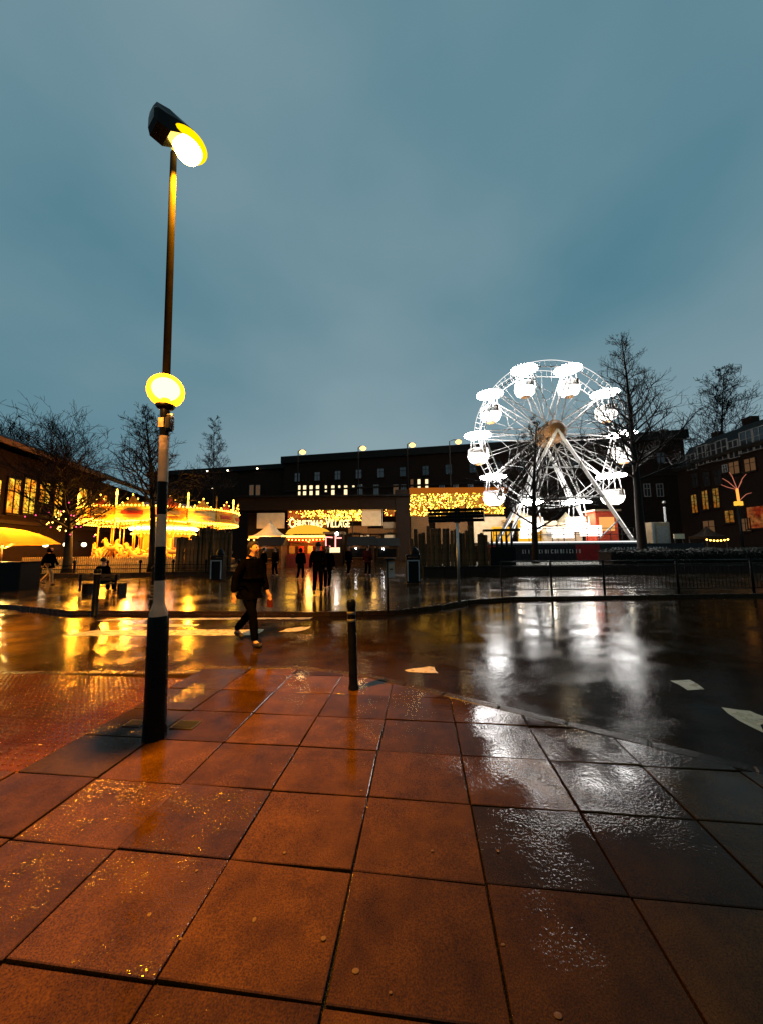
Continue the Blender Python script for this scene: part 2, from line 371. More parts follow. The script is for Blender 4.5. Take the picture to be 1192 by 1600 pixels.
_full = clip_in([(-9, -4), (8, -4), (8, 6), (-9, 6)], KERB)
_ea, _eb = B * (X0 - 2 * TW) + A * -6, B * (X0 - 2 * TW) + A * 8          # the line between slabs and the dropped crossing
_ra, _rb = A * (R1 + TL) + B * 9, A * (R1 + TL) - B * 9
_m = MB().prism(clip(_full, (_ea.x, _ea.y), (_eb.x, _eb.y)), -.158, -.022)
_lft = clip(_full, (_eb.x, _eb.y), (_ea.x, _ea.y))
_m.prism(clip(_lft, (_rb.x, _rb.y), (_ra.x, _ra.y)), -.158, -.022); _m.prism(clip(_lft, (_ra.x, _ra.y), (_rb.x, _rb.y)), -.158, -.105)
bed = _m.build('pavement', M['bed'])
tag(bed, kind='structure')
rj = random.Random(91)
def cell(c, r, gap=.0058):
    a0, a1 = R1 + (r - 1) * TL + gap, R1 + r * TL - gap
    b0, b1 = X0 + c * TW + gap, X0 + (c + 1) * TW - gap
    P = [B * b + A * a for b, a in ((b0, a0), (b1, a0), (b1, a1), (b0, a1))]
    return [(p.x + rj.uniform(-.0035, .0035), p.y + rj.uniform(-.0035, .0035)) for p in P]
def slab_mesh(poly, z, tilt, bev=.0035):
    cx = sum(p[0] for p in poly) / len(poly); cy = sum(p[1] for p in poly) / len(poly)
    n = len(poly); inn = []
    for (x, y) in poly:
        d = Vector((cx - x, cy - y)); k = min(1, bev * 1.6 / max(d.length, 1e-4)); inn.append((x + d.x * k, y + d.y * k))
    def zz(x, y): return z + tilt[0] * (x - cx) + tilt[1] * (y - cy)
    vs = [(x - cx, y - cy, -.05) for x, y in poly] + [(x - cx, y - cy, zz(x, y) - bev) for x, y in poly] + [(x - cx, y - cy, zz(x, y)) for x, y in inn]
    fs = [tuple(range(2 * n, 3 * n))]
    for k in range(2):
        fs += [(k * n + i, k * n + (i + 1) % n, (k + 1) * n + (i + 1) % n, (k + 1) * n + i) for i in range(n)]
    return MB().add(vs, fs), (cx, cy, 0)
rr = random.Random(11)
tact_left = -2          # columns to the left of this index are the tactile crossing point beyond the third row
for c in range(-7, 9):
    for r in range(-4, 8):
        if c < tact_left and r >= 2: continue
        poly = clip_in(cell(c, r), KIN)
        if len(poly) < 3: continue
        ar = abs(sum(poly[i][0] * poly[(i + 1) % len(poly)][1] - poly[(i + 1) % len(poly)][0] * poly[i][1] for i in range(len(poly)))) / 2
        if ar < .004: continue
        mb, loc = slab_mesh(poly, rr.uniform(-.003, .003), (rr.gauss(0, .008), rr.gauss(0, .008)))
        mb.build('paving_slab', M['slab_grit' if (c, r) in ((0, 0), (-1, 1), (0, 1), (-1, 0)) else 'slab_dark' if (c == -2 and r > 1) or (c, r) in ((3, 1),) else 'slab'], bed, loc)
# kerb stones round the corner
def kerb_run(line, parent, depth, z, length, name, material, inner=True, drop=0.0):
    for i in range(len(line) - 1):
        p, q = Vector((*line[i], 0)), Vector((*line[i + 1], 0)); d = q - p; n_ = max(1, round(d.length / length)); t = d.normalized(); nrm = Vector((t.y, -t.x, 0))
        if not inner: nrm = -nrm
        for k in range(n_):
            a = p + d * (k / n_) + t * .004; b = p + d * ((k + 1) / n_) - t * .004
            mid = (a + b) / 2 + nrm * (depth / 2)
            o = MB().bbox((0, 0, -.075), ((b - a).length, depth - .006, .15), .012).build(name, material, parent, (mid.x, mid.y, z + rr.uniform(-.003, .003)))
            o.rotation_euler = (0, 0, math.atan2(t.y, t.x))
kerb_run(KERB[1:-1], bed, .13, 0.0, .6, 'kerb_stone', M['kerb'])
kerb_run([(-9.0, 5.16), (-2.45, 5.06)], bed, .13, -.062, .9, 'kerb_stone', M['kerb'])
kerb_run([(-2.45, 5.06), (-1.15, 5.04)], bed, .13, -.004, .65, 'kerb_stone', M['kerb'])
# blister tactile tiles on the ramp of the crossing
tm = MB().bbox((0, 0, -.02), (.396, .396, .04), .004)
for i in range(6):
    for j in range(6):
        tm.lathe([(.0135, 0), (.0125, .004), (.008, .006), (.0005, .0065)], ((i - 2.5) * .066, (j - 2.5) * .066, 0), 8)
tproto = None
TB1 = X0 - 2 * TW
for i in range(12):
    for j in range(8):
        b_ = TB1 - .2 - i * .4; a_ = R1 + TL + .2 + j * .4
        p = B * b_ + A * a_
        if p.y > 4.93 - .0 * p.x - .02: continue
        t_ = max(0, min(1, (p.y - 2.4) / 2.5))
        z_ = -.005 - .058 * t_
        if tproto is None: o = tproto = tm.build('tactile_tile', M['tactile'], bed)
        else: o = part(tproto, 'tactile_tile', bed)
        o.location = (p.x, p.y, z_); o.rotation_euler = (-.023 + rr.gauss(0, .006), rr.gauss(0, .006), -YAW)
# gum spots trodden into the slabs
for (px, py, s_) in [(777, 1330, .011), (675, 1330, .008), (556, 1518, .013), (871, 1588, .013), (785, 1477, .009), (506, 1467, .012), (398, 1438, .013), (234, 1430, .013), (445, 1333, .011),
                     (283, 1468, .009), (505, 1468, .008), (907, 1483, .008), (497, 1268, .008), (425, 1194, .006), (1062, 1249, .008), (565, 1236, .012), (610, 1552, .009), (308, 1361, .009), (570, 1195, .006)]:
    p = gp(px, py)
    MB().lathe([(1, 0), (.9, .25), (.4, .4), (.01, .42)], (0, 0, 0), 10).build('gum_spot', M['gum'], bed, (p.x, p.y, .003)).scale = (s_ * rr.uniform(.6, 1.1), s_ * rr.uniform(.55, .9), .003)

# road markings: worn zebra bars and dashes
def marking(name, pts, z=ROADZ + .004, seed=1, rag=.02, seg=14):
    rg = random.Random(seed); P = [Vector((p[0], p[1], 0)) for p in pts]; poly = []
    for i in range(len(P)):
        a, b = P[i], P[(i + 1) % len(P)]
        k = max(2, int((b - a).length / .12))
        for j in range(k):
            v = a.lerp(b, j / k); poly.append((v.x + rg.gauss(0, rag), v.y + rg.gauss(0, rag), z))
    MB().add(poly, [tuple(range(len(poly)))]).build(name, M['paint'], road)
def road_pt(px, py): return gp(px, py, ROADZ)
for k, (y0, y1, xl, xr) in enumerate([(7.25, 7.72, -6.45, -2.55), (8.05, 8.3, -6.0, -4.2), (8.78, 8.98, -6.9, -1.75)]):
    marking('zebra_bar', [(xl, y0), (xr, y0 - .06), (xr + .06, y1 - .06), (xl + .35, y1)], seed=k + 3)
marking('zebra_bar', [(-2.15, 7.42), (-1.75, 7.4), (-1.45, 7.85), (-1.8, 7.88)], seed=31, rag=.04)
marking('road_dash', [road_pt(*p) for p in ((636, 1053), (682, 1052), (682, 1043), (640, 1045))], seed=8, rag=.03)
marking('road_dash', [road_pt(*p) for p in ((1048, 1064), (1072, 1079), (1101, 1077), (1076, 1062))], seed=9, rag=.012)
marking('road_dash', [road_pt(*p) for p in ((1128, 1105), (1146, 1124), (1196, 1146), (1196, 1122), (1170, 1110))], seed=10, rag=.02)

# the square beyond the road, its kerb stones and the wet stone surface
FK = [(-40, 13.6), (-11.2, 10.75), (-8.15, 9.5), (-2.1, 9.05), (0.3, 9.2), (1.6, 9.95), (2.6, 10.85), (4.1, 11.45), (12.2, 11.75), (45, 12.6)]
FKI = offs([(x, y) for x, y in FK], -.14)
plaza = MB().prism([*[(p[0], p[1]) for p in FKI], (70, 120), (-70, 120)], -.155, 0.0).build('plaza', M['plaza'])
tag(plaza, kind='structure')
kerb_run(FK[2:4], plaza, .14, -.055, .9, 'kerb_stone', M['kerb'], inner=False)
kerb_run(FK[3:-1], plaza, .14, .004, .9, 'kerb_stone', M['kerb'], inner=False)
kerb_run(FK[1:3], plaza, .14, .004, .9, 'kerb_stone', M['kerb'], inner=False)
kerb_run([FK[0], FK[1]], plaza, .14, .004, 1.8, 'kerb_stone', M['kerb'], inner=False)
kerb_run([FK[-2], FK[-1]], plaza, .14, .004, 1.8, 'kerb_stone', M['kerb'], inner=False)

# ------------------------------------------------------------------ large buildings
# long hall closing the far side of the square
pL, pR = at(445, 712, 72), at(1066, 677, 57)
HH = 20.6
d_ = Vector((pR.x - pL.x, pR.y - pL.y, 0)); HANG = math.atan2(d_.y, d_.x); HLEN = d_.length
hall = thing('long_hall', (pL.x, pL.y, 0), 'long dark flat-roofed hall closing the far side of the square', 'building', HANG)
def on_hall(px, py):                       # local x, z on the facade where that line of sight meets it
    d = ray(px, py); nx, ny = -math.sin(HANG), math.cos(HANG)
    k = ((pL.x) * nx + (pL.y) * ny) / (d.x * nx + d.y * ny); P = Vector((0, 0, EYE)) + d * k - Vector((pL.x, pL.y, 0))
    return P.x * math.cos(HANG) + P.y * math.sin(HANG), P.z
MB().box((HLEN / 2, 9, 9.6), (HLEN, 18, 19.2)).build('wall', M['brick'], hall)
MB().box((HLEN / 2, 8.6, 19.9), (HLEN + .8, 18.8, 1.4)).build('roof', M['slate'], hall)
MB().box((-17, 9.5, 9.2), (34, 17, 18.4)).build('side_wing', M['brick'], hall)
MB().box((-17.2, 9.2, 18.9), (34.6, 18, 1.0)).build('wing_roof', M['slate'], hall)
MB().box((HLEN / 2, -.15, 13.4), (HLEN, .3, .35)).build('string_course', M['stone'], hall)
for (px, py) in [(955, 676), (1052, 668)]:
    lx, lz = on_hall(px, py); MB().box((lx, 3, 21.1), (1.2, .8, 1.4)).build('chimney', M['brick'], hall)
def window(parent, x, z, w, h, glassm, y=-.02, mull=1, sill=True, fm=None, depth=.12):
    fm = fm or M['frame']
    pane = MB().box((x, y - .02, z), (w - .1, .03, h - .1)).build('window', glassm, parent)
    fr = MB()
    for sx in (-1, 1): fr.box((x + sx * (w / 2 - .04), y - .05, z), (.08, depth, h))
    for sz in (-1, 1): fr.box((x, y - .052, z + sz * (h / 2 - .04)), (w - .16, depth, .08))
    if mull:
        fr.box((x, y - .054, z), (.05, depth * .8, h - .16))
        fr.box((x, y - .058, z + h * .12), (w - .16, depth * .8, .05))
    fr.build('window_frame', fm, pane)
    if sill: MB().box((x, y - .12, z - h / 2 - .07), (w + .2, .3, .12)).build('window_sill', M['stone'], pane)
rw = random.Random(5)
hs = [10, 12, 13, 11, 6, 11, 5, 12, 5]
for i, px in enumerate([468, 477, 487, 497, 510, 521, 531, 541, 553]):
    lx, lz = on_hall(px, 764); h = [2.6, 2.6, 3.0, 2.6, 1.5, 2.4, 1.0, 2.8, .9][i]
    lz = on_hall(px, 758)[1] - h / 2
    window(hall, lx, lz, .85 if i not in (4, 6, 8) else .6, h, E_WIN, mull=0, sill=False, fm=M['fascia'])
for px in (643, 654, 666):
    lx, lz = on_hall(px, 756); window(hall, lx, lz, .7, 1.9, E_WIN if px > 643 else E_WINDIM, mull=0, fm=M['fascia'])
for px in (394, 404, 563, 588, 618, 630, 690, 712, 735, 760, 1010, 1030):
    lx, lz = on_hall(px, 766); window(hall, lx, lz, 1.0, 2.2, M['glass'] if px not in (394, 404, 618) else E_WINDIM, mull=1)
for k in range(16):
    window(hall, 3 + k * HLEN / 16.5, 16.2, 1.3, 1.9, M['glass'], mull=1, fm=M['fascia'])
# wall lamps on the side wing
for i, (px, py) in enumerate([(326, 736), (358, 735), (404, 732), (334, 763)]):
    lx, lz = on_hall(px, py)
    t = MB().lathe([(.02, .22), (.2, .16), (.26, 0), (.2, -.02)], (lx, -.35, lz), 10).build('wall_lamp', M['blackr'], hall)
    MB().ball((lx, -.35, lz - .06), .17 if i < 3 else .10, 8).build('bulb', glow('wall_lamp_bulb', (1, .78, .5), 14 if i < 3 else 8, False), t)
    MB().tube([(lx, .3, lz + .2), (lx, -.35, lz + .2)], .03).build('arm', M['blackr'], t)

# long eaved building along the left side of the square
lA, lB = at(-60, 857, 21.5), at(243, 857, 50)
dl = Vector((lB.x - lA.x, lB.y - lA.y, 0)); LANG = math.atan2(dl.y, dl.x); LLEN = dl.length
left_b = thing('eaved_building', (lA.x, lA.y, 0), 'low wide-eaved building with tall yellow lit windows behind the carousel', 'building', LANG)
EZ = 8.6
MB().box((LLEN / 2, 6, EZ / 2), (LLEN, 12, EZ)).build('wall', M['brick'], left_b)
MB().add([(-1, -1.4, EZ), (LLEN + 1, -1.4, EZ), (LLEN + 1, 6, EZ + 3.0), (-1, 6, EZ + 3.0), (-1, -1.4, EZ + .35), (LLEN + 1, -1.4, EZ + .35), (LLEN + 1, 6, EZ + 3.4), (-1, 6, EZ + 3.4), (-1, 13.4, EZ + .3), (LLEN + 1, 13.4, EZ + .3)],
         [(0, 1, 2, 3), (4, 7, 6, 5), (0, 4, 5, 1), (0, 3, 7, 4), (1, 5, 6, 2), (7, 8, 9, 6)]).build('roof', M['slate'], left_b)
MB().box((LLEN / 2, -1.46, EZ + .1), (LLEN + 2, .1, .34)).build('gutter', M['wood2'], left_b)
MB().box((LLEN / 2, -.3, 3.6), (LLEN, .6, .25)).build('canopy_ledge', M['fascia'], left_b)
def on_left(px, py):
    d = ray(px, py); nx, ny = -math.sin(LANG), math.cos(LANG)
    k = (lA.x * nx + lA.y * ny) / (d.x * nx + d.y * ny); P = Vector((0, 0, EYE)) + d * k - Vector((lA.x, lA.y, 0))
    return P.x * math.cos(LANG) + P.y * math.sin(LANG), P.z
E_TW2 = twinkle('window_full_of_fairy_lights', (1.0, .28, .012), (1.0, .58, .04), 2.6, 9, base=.05)
for px, py, w, h in [(-14, 774, 1.5, 2.4), (20, 775, 1.35, 2.6), (45, 775, 1.35, 2.8), (69, 770, 1.4, 1.8), (90, 780, 1.2, 3.1), (128, 784, 1.5, 2.6), (160, 790, 1.6, 2.4)]:
    lx, lz = on_left(px, py); window(left_b, lx, lz, w, h, E_TW2, mull=1, fm=M['fascia'])
for px in (93, 122, 60):
    lx, lz = on_left(px, 851)
    w_ = MB().ball((lx, -.5, lz), .2, 10).build('globe_lamp', glow('small_globe_lamp', (1, .75, .42), 6, False), left_b)
    MB().tube([(lx, .05, lz + .3), (lx, -.5, lz + .3), (lx, -.5, lz + .18)], .025).build('bracket', M['blackr'], w_)

# dark terrace on the right
tA, tB = at(1068, 857, 50), at(1290, 857, 34)
dt = Vector((tB.x - tA.x, tB.y - tA.y, 0)); TANG = math.atan2(dt.y, dt.x); TLEN = dt.length
def on_ter(px, py):
    d = ray(px, py); nx, ny = -math.sin(TANG), math.cos(TANG)
    k = (tA.x * nx + tA.y * ny) / (d.x * nx + d.y * ny); P = Vector((0, 0, EYE)) + d * k - Vector((tA.x, tA.y, 0))
    return P.x * math.cos(TANG) + P.y * math.sin(TANG), P.z
E_REDW = twinkle('red_shop_window', (.9, .10, .03), (1.0, .32, .08), .35, 5, base=.1)
E_TW3 = twinkle('dim_fairy_light_window', (1.0, .30, .03), (1.0, .6, .12), .4, 6, base=.03)
cuts = [(1068, 690, 1096), (1096, 671, 1150), (1150, 652, 1290)]
labels = ['lowest dark terrace house next to the long hall', 'middle dark terrace house with three small yellow windows', 'tallest dark terrace house with a red lit shop window']
houses = []
for i, (p0, py, p1) in enumerate(cuts):
    x0, x1 = on_ter(p0, 857)[0], on_ter(p1, 857)[0]; H = on_ter((p0 + min(p1, 1192)) / 2, py)[1]
    org = Vector((tA.x, tA.y, 0)) + Vector((math.cos(TANG), math.sin(TANG), 0)) * x0
    hse = thing('terrace_house', org, labels[i], 'house', TANG, 'terrace houses'); w = x1 - x0
    MB().box((w / 2, 5, (H - 3.2) / 2), (w - .01, 10, H - 3.2)).build('wall', M['brick'], hse)
    MB().add([(0, -.35, H - 3.3), (w, -.35, H - 3.3), (w, 2.2, H), (0, 2.2, H), (0, 9, H), (w, 9, H), (0, 10.3, H - 3.3), (w, 10.3, H - 3.3)],
             [(0, 1, 2, 3), (3, 2, 5, 4), (4, 5, 7, 6), (0, 3, 4, 6), (1, 7, 5, 2)]).build('roof', M['slate'], hse)
    MB().box((w / 2, -.25, H - 3.4), (w - .02, .5, .3)).build('cornice', M['stone'], hse)
    MB().box((w * .9, 4, H + .7), (min(1.2, w * .3), 1.0, 1.6)).build('chimney', M['brick'], hse)
    houses.append((hse, x0, x1, H))
for (px, py, w, h, g_) in [(1080, 722, 1.5, 2.2, 0), (1098, 711, 1.5, 2.6, 0), (1111, 708, 1.5, 2.4, 0), (1128, 703, 1.5, 2.6, 0), (1146, 702, 1.3, 2.2, 0), (1167, 690, 1.6, 2.6, 0), (1187, 684, 1.6, 2.6, 0),
                         (1085, 787, 1.0, 2.6, 1), (1102, 781, 1.0, 2.6, 1), (1119, 778, 1.0, 2.6, 1), (1147, 731, 1.4, 1.6, 2), (1172, 726, 1.4, 1.6, 2), (1133, 732, .7, 1.0, 0), (1086, 750, 1.1, 2.0, 0), (1104, 748, 1.1, 2.0, 0), (1122, 746, 1.1, 2.0, 0),
                         (1140, 807, 1.3, 1.6, 1), (1184, 808, 2.4, 2.6, 3), (1165, 820, 1.2, 1.6, 2), (1108, 826, 1.8, 2.2, 2)]:
    lx, lz = on_ter(px, py)
    for hse, x0, x1, H in houses:
        if x0 <= lx < x1:
            window(hse, lx - x0, lz, w, h, [M['glass'], E_TW3, E_WINDIM, E_REDW][g_], mull=0 if g_ == 3 else 1, y=-.02, fm=M['frame'] if g_ == 0 and py < 740 else M['fascia'])
            break

# market pavilion in front of the hall
PY = 42.0
pav_l, pav_r = gx(372, PY), gx(793, PY)
pav = thing('market_pavilion', (pav_l, PY, 0), 'brown flat-roofed market pavilion whose windows glow with strings of lights', 'pavilion')
PW = pav_r - pav_l
def pl(px): return gx(px, PY) - pav_l
zf0, zf1 = hz(500, 797, PY), hz(500, 778, PY)
MB().box((pl(505), 1.2, (zf0 + zf1) / 2), (pl(640) - pl(372), 3.4, zf1 - zf0)).build('fascia', M['fascia'], pav)
MB().box((pl(505), 1.0, zf1 + .12), (pl(642) - pl(370), 3.9, .2)).build('roof', M['slate'], pav)
MB().box((pl(629), .1, hz(0, 770, PY) / 2), (pl(640) - pl(618), 1.4, hz(629, 768, PY))).build('pillar', M['fascia'], pav)
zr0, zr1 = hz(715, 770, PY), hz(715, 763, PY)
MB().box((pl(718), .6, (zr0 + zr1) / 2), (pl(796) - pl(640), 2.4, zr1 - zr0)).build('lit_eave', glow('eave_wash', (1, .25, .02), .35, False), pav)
MB().box((PW / 2, 3.2, 3.6), (PW, .4, 7.2)).build('back_wall', M['fascia'], pav)
tw_bulbs = {}
def light_curtain(parent, x0, x1, z0, z1, y, n, cols, r=.07, seed=1):
    rg = random.Random(seed); mbs = [MB() for _ in cols]
    for k in range(n):
        x = rg.uniform(x0, x1); z = z0 + (z1 - z0) * (k % 9 + rg.uniform(.1, .9)) / 9
        mbs[rg.randrange(len(cols))].octa((x, y - rg.uniform(.02, .3), z), r * rg.uniform(.6, 1.3))
    for mb, c in zip(mbs, cols): tag(mb.build('string_lights', c, parent), kind='stuff')
def pane_row(px0, px1, py0, py1, n, material, seed, nb, cols, r=.08):
    x0, x1 = pl(px0), pl(px1); z0, z1 = hz((px0 + px1) / 2, py1, PY), hz((px0 + px1) / 2, py0, PY)
    for k in range(n):
        a = x0 + (x1 - x0) * k / n; b = x0 + (x1 - x0) * (k + 1) / n
        w_ = MB().box(((a + b) / 2, .52, (z0 + z1) / 2), (b - a - .12, .05, z1 - z0)).build('window', material, pav)
        MB().box((b - .05, .4, (z0 + z1) / 2), (.1, .16, z1 - z0 + .1)).build('mullion', M['fascia'], w_)
    light_curtain(pav, x0, x1, z0, z1, .42, nb, cols, r * .72, seed)
pane_row(641, 700, 771, 806, 2, E_TW, 1, 260, [E_YEL, E_WARM])
pane_row(700, 792, 769, 803, 3, E_TW, 2, 300, [E_YEL, E_WARM])
pane_row(447, 512, 797, 824, 2, E_TWR, 3, 90, [E_YEL, E_WARM], .07)
pane_row(512, 565, 797, 814, 2, E_TW, 4, 190, [E_YEL, E_YEL, E_WARM])
pane_row(600, 618, 795, 806, 1, E_TWR, 5, 12, [E_WARM], .06)
# pale board panels under the fascia
for (p0, p1, y0, y1, mm) in [(566, 597, 796, 822, 'canvas'), (402, 445, 802, 826, 'canvas'), (598, 618, 816, 827, 'white'), (545, 575, 822, 834, 'wood2'), (575, 618, 826, 834, 'wood2'),
                             (552, 562, 836, 858, 'wood2'), (564, 578, 836, 854, 'canvas'), (580, 596, 836, 856, 'wood2'), (600, 617, 836, 850, 'canvas'), (642, 670, 808, 850, 'wood2'), (680, 730, 812, 850, 'wood2'), (740, 790, 808, 850, 'canvas')]:
    MB().box(((pl(p0) + pl(p1)) / 2, -.2, (hz(p0, y0, PY) + hz(p0, y1, PY)) / 2), (pl(p1) - pl(p0), .1, hz(p0, y0, PY) - hz(p0, y1, PY))).build('board_panel', M[mm], pav)
for px in (470, 540, 585, 690, 760):
    lamp('pavilion_light', (pl(px), -2.6, 4.2), 75, (1.0, .48, .10), pav, .3)
# evergreen garland along the pavilion front
gm = MB(); rg = random.Random(3)
for k in range(420):
    u = rg.random(); px = 540 + u * 80; py = 836 - 3 * math.sin(u * 9)
    p = at(px, py, PY - 1.0); p.x -= pav_l; p.y -= PY
    d = Vector((rg.gauss(0, 1), rg.gauss(0, 1), rg.gauss(0, 1))).normalized() * .22
    n_ = d.orthogonal().normalized() * .04
    gm.add([p - n_, p + n_, p + d], [(0, 1, 2)])
tag(gm.build('garland', M['hedge'], pav), kind='stuff')

# sign lettering over the market entrance, hung from its own truss
SGY = 36.0
sg = thing('market_sign', (gx(500, SGY), SGY, 0), 'glowing CHRISTMAS VILLAGE lettering hung over the market entrance', 'sign')
zs = hz(500, 820, SGY)
dgr = bpy.context.evaluated_depsgraph_get(); glyphs = []; adv = 0.0
for ch in 'CHRISTMAS VILLAGE':
    if ch == ' ': adv += .45; continue
    big = (ch == 'C' and not glyphs) or ch == 'V'
    cu = bpy.data.curves.new('letter', 'FONT'); cu.body = ch; cu.size = 1.35 if big else 1.05; cu.extrude = .05; cu.offset = .012
    tmp = bpy.data.objects.new('letter', cu); C.objects.link(tmp); dgr.update(); me = bpy.data.meshes.new_from_object(tmp.evaluated_get(dgr)); bpy.data.objects.remove(tmp)
    xs_ = [v.co.x for v in me.vertices]; glyphs.append((me, adv - min(xs_))); adv += max(xs_) - min(xs_) + .10
sxx = (gx(549, SGY) - gx(453, SGY)) / adv
for me, x_ in glyphs:
    me.materials.clear(); me.materials.append(E_SIGN); lo = bpy.data.objects.new('letter', me); C.objects.link(lo); lo.parent = sg
    lo.location = (-(adv * sxx) / 2 + x_ * sxx, 0, zs - .25); lo.rotation_euler = (math.pi / 2, 0, 0); lo.scale = (sxx, 1.0, 1)
W2 = (gx(549, SGY) - gx(453, SGY)) / 2
tr = MB()
for zz in (zs - .35, zs + .62): tr.tube([(-W2 - .2, .12, zz), (W2 + .2, .12, zz)], .035, 5)
tr.build('truss', M['dsteel'], sg)
for sx in (-1, 1): MB().tube([(sx * (W2 + .2), .12, 0), (sx * (W2 + .2), .12, zs + .7)], .05, 6).build('post', M['dsteel'], sg)
sp = MB(); rg = random.Random(9)
for k in range(46):
    x = rg.uniform(-1.9, 1.2); sp.octa((x, .05, zs + .75 + .75 * (1 - (x / 2.1) ** 2) * rg.uniform(.2, 1)), .06)
tag(sp.build('script_word_stand_in', E_YEL, sg), kind='stuff')  # cluster of bulbs stands in for an unreadable script word

# ------------------------------------------------------------------ crossing beacon and street lamp on one column
pb = gp(242, 1152); PBX, PBY = pb.x, pb.y
lp = thing('lamp_post', (PBX, PBY, 0), 'tall black and white banded street lamp post with a glowing amber globe halfway up', 'street lamp')
lp.rotation_euler = (0, -.022, 0)
def zb(py): return hz(250, py, PBY)
z0, z1 = zb(962), zb(955)
MB().lathe([(.096, -.02), (.091, .04), (.087, .3), (.083, z0 - .02), (.076, z0)], n=28).build('base_sleeve', M['black'], lp)
bands = [(z0, zb(907), 'white'), (zb(907), zb(854), 'black'), (zb(854), zb(804), 'white'), (zb(804), zb(753), 'black'), (zb(753), zb(703), 'white'), (zb(703), zb(682), 'wrap'), (zb(682), zb(640), 'black')]
for i, (a, b, c) in enumerate(bands):
    r0 = .042
    prof = [(r0, a), (r0, b)] if i else [(.074, a), (.071, a + .03), (.052, a + .085), (r0 + .001, a + .12), (r0, b)]
    MB().lathe(prof, n=24).build('painted_band', M[c], lp)
zt = 5.62
MB().lathe([(.0415, zb(640)), (.040, zb(640) + .02), (.034, zb(600)), (.032, zb(400)), (.029, zt), (.02, zt + .02)], n=20).build('upper_pole', mat('matt_black_paint', (.0025, .002, .0018), .7, spec=0.0), lp)
zg = zb(611)
MB().lathe([(.044, zb(640)), (.07, zb(638)), (.085, zb(634)), (.05, zb(632))], n=24).build('globe_collar', M['black'], lp)
gl = MB(); rg_ = .158
gl.lathe([(max(.036, rg_ * math.sin(a)), -rg_ * math.cos(a)) for a in [math.pi * k / 22 for k in range(3, 21)]], (0, 0, zg), 32)
shell = bpy.data.materials.new('amber_acrylic'); shell.use_nodes = True; _t = shell.node_tree; _t.nodes.clear()
_o = _t.nodes.new('ShaderNodeOutputMaterial'); _a = _t.nodes.new('ShaderNodeBsdfTranslucent'); _a.inputs[0].default_value = (1.0, .40, .02, 1); _c = _t.nodes.new('ShaderNodeBsdfTransparent'); _c.inputs[0].default_value = (1.0, .85, .45, 1)
_s = _t.nodes.new('ShaderNodeMixShader'); _s.inputs[0].default_value = .30; _t.links.new(_a.outputs[0], _s.inputs[1]); _t.links.new(_c.outputs[0], _s.inputs[2]); _t.links.new(_s.outputs[0], _o.inputs[0])
globe = gl.build('amber_globe', shell, lp)
MB().ball((0.0, 0, zg + .018), .118, 20, (1, 1, .88)).build('bulb', glow('beacon_bulb', (1.0, .76, .34), 18), globe)
# camera and clamp under the globe
MB().bbox((.070, -.04, zb(664)), (.05, .08, .11), .01).build('equipment_box', M['dsteel'], lp)
MB().tube([(.04, -.02, zb(650)), (.085, -.03, zb(650)), (.09, -.03, zb(657))], .014).build('bracket', M['steel'], lp)
MB().lathe([(.03, 0), (.04, .05), (.03, .09), (.01, .1)], (.068, -.04, zb(676)), 12).build('sensor', M['dsteel'], lp)
MB().box((-.01, -.0425, zb(662)), (.05, .006, .09)).build('sticker', M['wrap'], lp)
# lantern: box canopy with a bowl lens on its underside
q0, q1 = gp(273, 186, 5.72), gp(311, 240, 5.58)
hd = Vector((q1.x - q0.x, q1.y - q0.y, 0)); hang = math.atan2(hd.y, hd.x); hlen = hd.length
hc = Vector((q0.x - PBX, q0.y - PBY, 0))
ln = MB(); rx, ry = hlen + .26, .17
Rm = Matrix.Rotation(hang, 4, 'Z')
def hp(x, y, z): v = Rm @ Vector((x, y, z)); return (v.x + hc.x, v.y + hc.y, v.z)
rings = []
for (x, w, zlo, zhi) in [(-.085, .07, 5.60, 5.74), (-.06, .095, 5.56, 5.80), (.05, .10, 5.56, 5.84), (.15, .10, 5.64, 5.84), (hlen + .02, .10, 5.72, 5.80), (hlen + .12, .05, 5.71, 5.76)]:
    rings.append([hp(x, -w, zlo), hp(x, w, zlo), hp(x, w * .95, (zlo + zhi) / 2 + .03), hp(x, w * .55, zhi), hp(x, -w * .55, zhi), hp(x, -w * .95, (zlo + zhi) / 2 + .03)])
vs = [v for r_ in rings for v in r_]; fs = []
for k in range(5):
    fs += [(k * 6 + i, k * 6 + (i + 1) % 6, (k + 1) * 6 + (i + 1) % 6, (k + 1) * 6 + i) for i in range(6)]
fs += [tuple(range(6))[::-1], tuple(range(30, 36))]
ln.add(vs, fs, False); lantern = ln.build('lantern', M['black'], lp)
bowl = MB(); cbx = hlen * .98
for_b = [(max(.004, math.cos(a)), -math.sin(a)) for a in [math.pi / 2 * k / 8 for k in range(9)]]
o0 = len(bowl.v); bowl.lathe(for_b, (0, 0, 0), 24)
bowl.v = [hp(cbx + .01 + v[0] * .145, v[1] * .125, 5.70 + v[2] * .20) for v in bowl.v]
bowl.build('lamp_bowl', E_SODIUM, lantern)
rim = MB(); rim.tube([hp(cbx + .01 + .152 * math.cos(a), .132 * math.sin(a), 5.68) for a in [2 * math.pi * k / 24 for k in range(25)]], .036, 8); rim.build('added_glow_ring', glow('added_ring_glow', (1.0, .62, .0), 1.5), lantern)  # added glowing ring, imitates the yellow edge of the bright bowl
sl = lamp('sodium_light', hp(cbx, 0, 5.36), 12000, (1.0, .40, .006), lp, .09, 'SPOT')          # reflector throws towards the crossing
sl.data.spot_size = math.radians(120); sl.data.spot_blend = 1.0; sl.rotation_euler = Vector((-.42, .12, -1)).to_track_quat('-Z', 'Y').to_euler()
lamp('beacon_light', (.0, -.25, zg - .02), 60, (1.0, .40, .04), lp, .06)
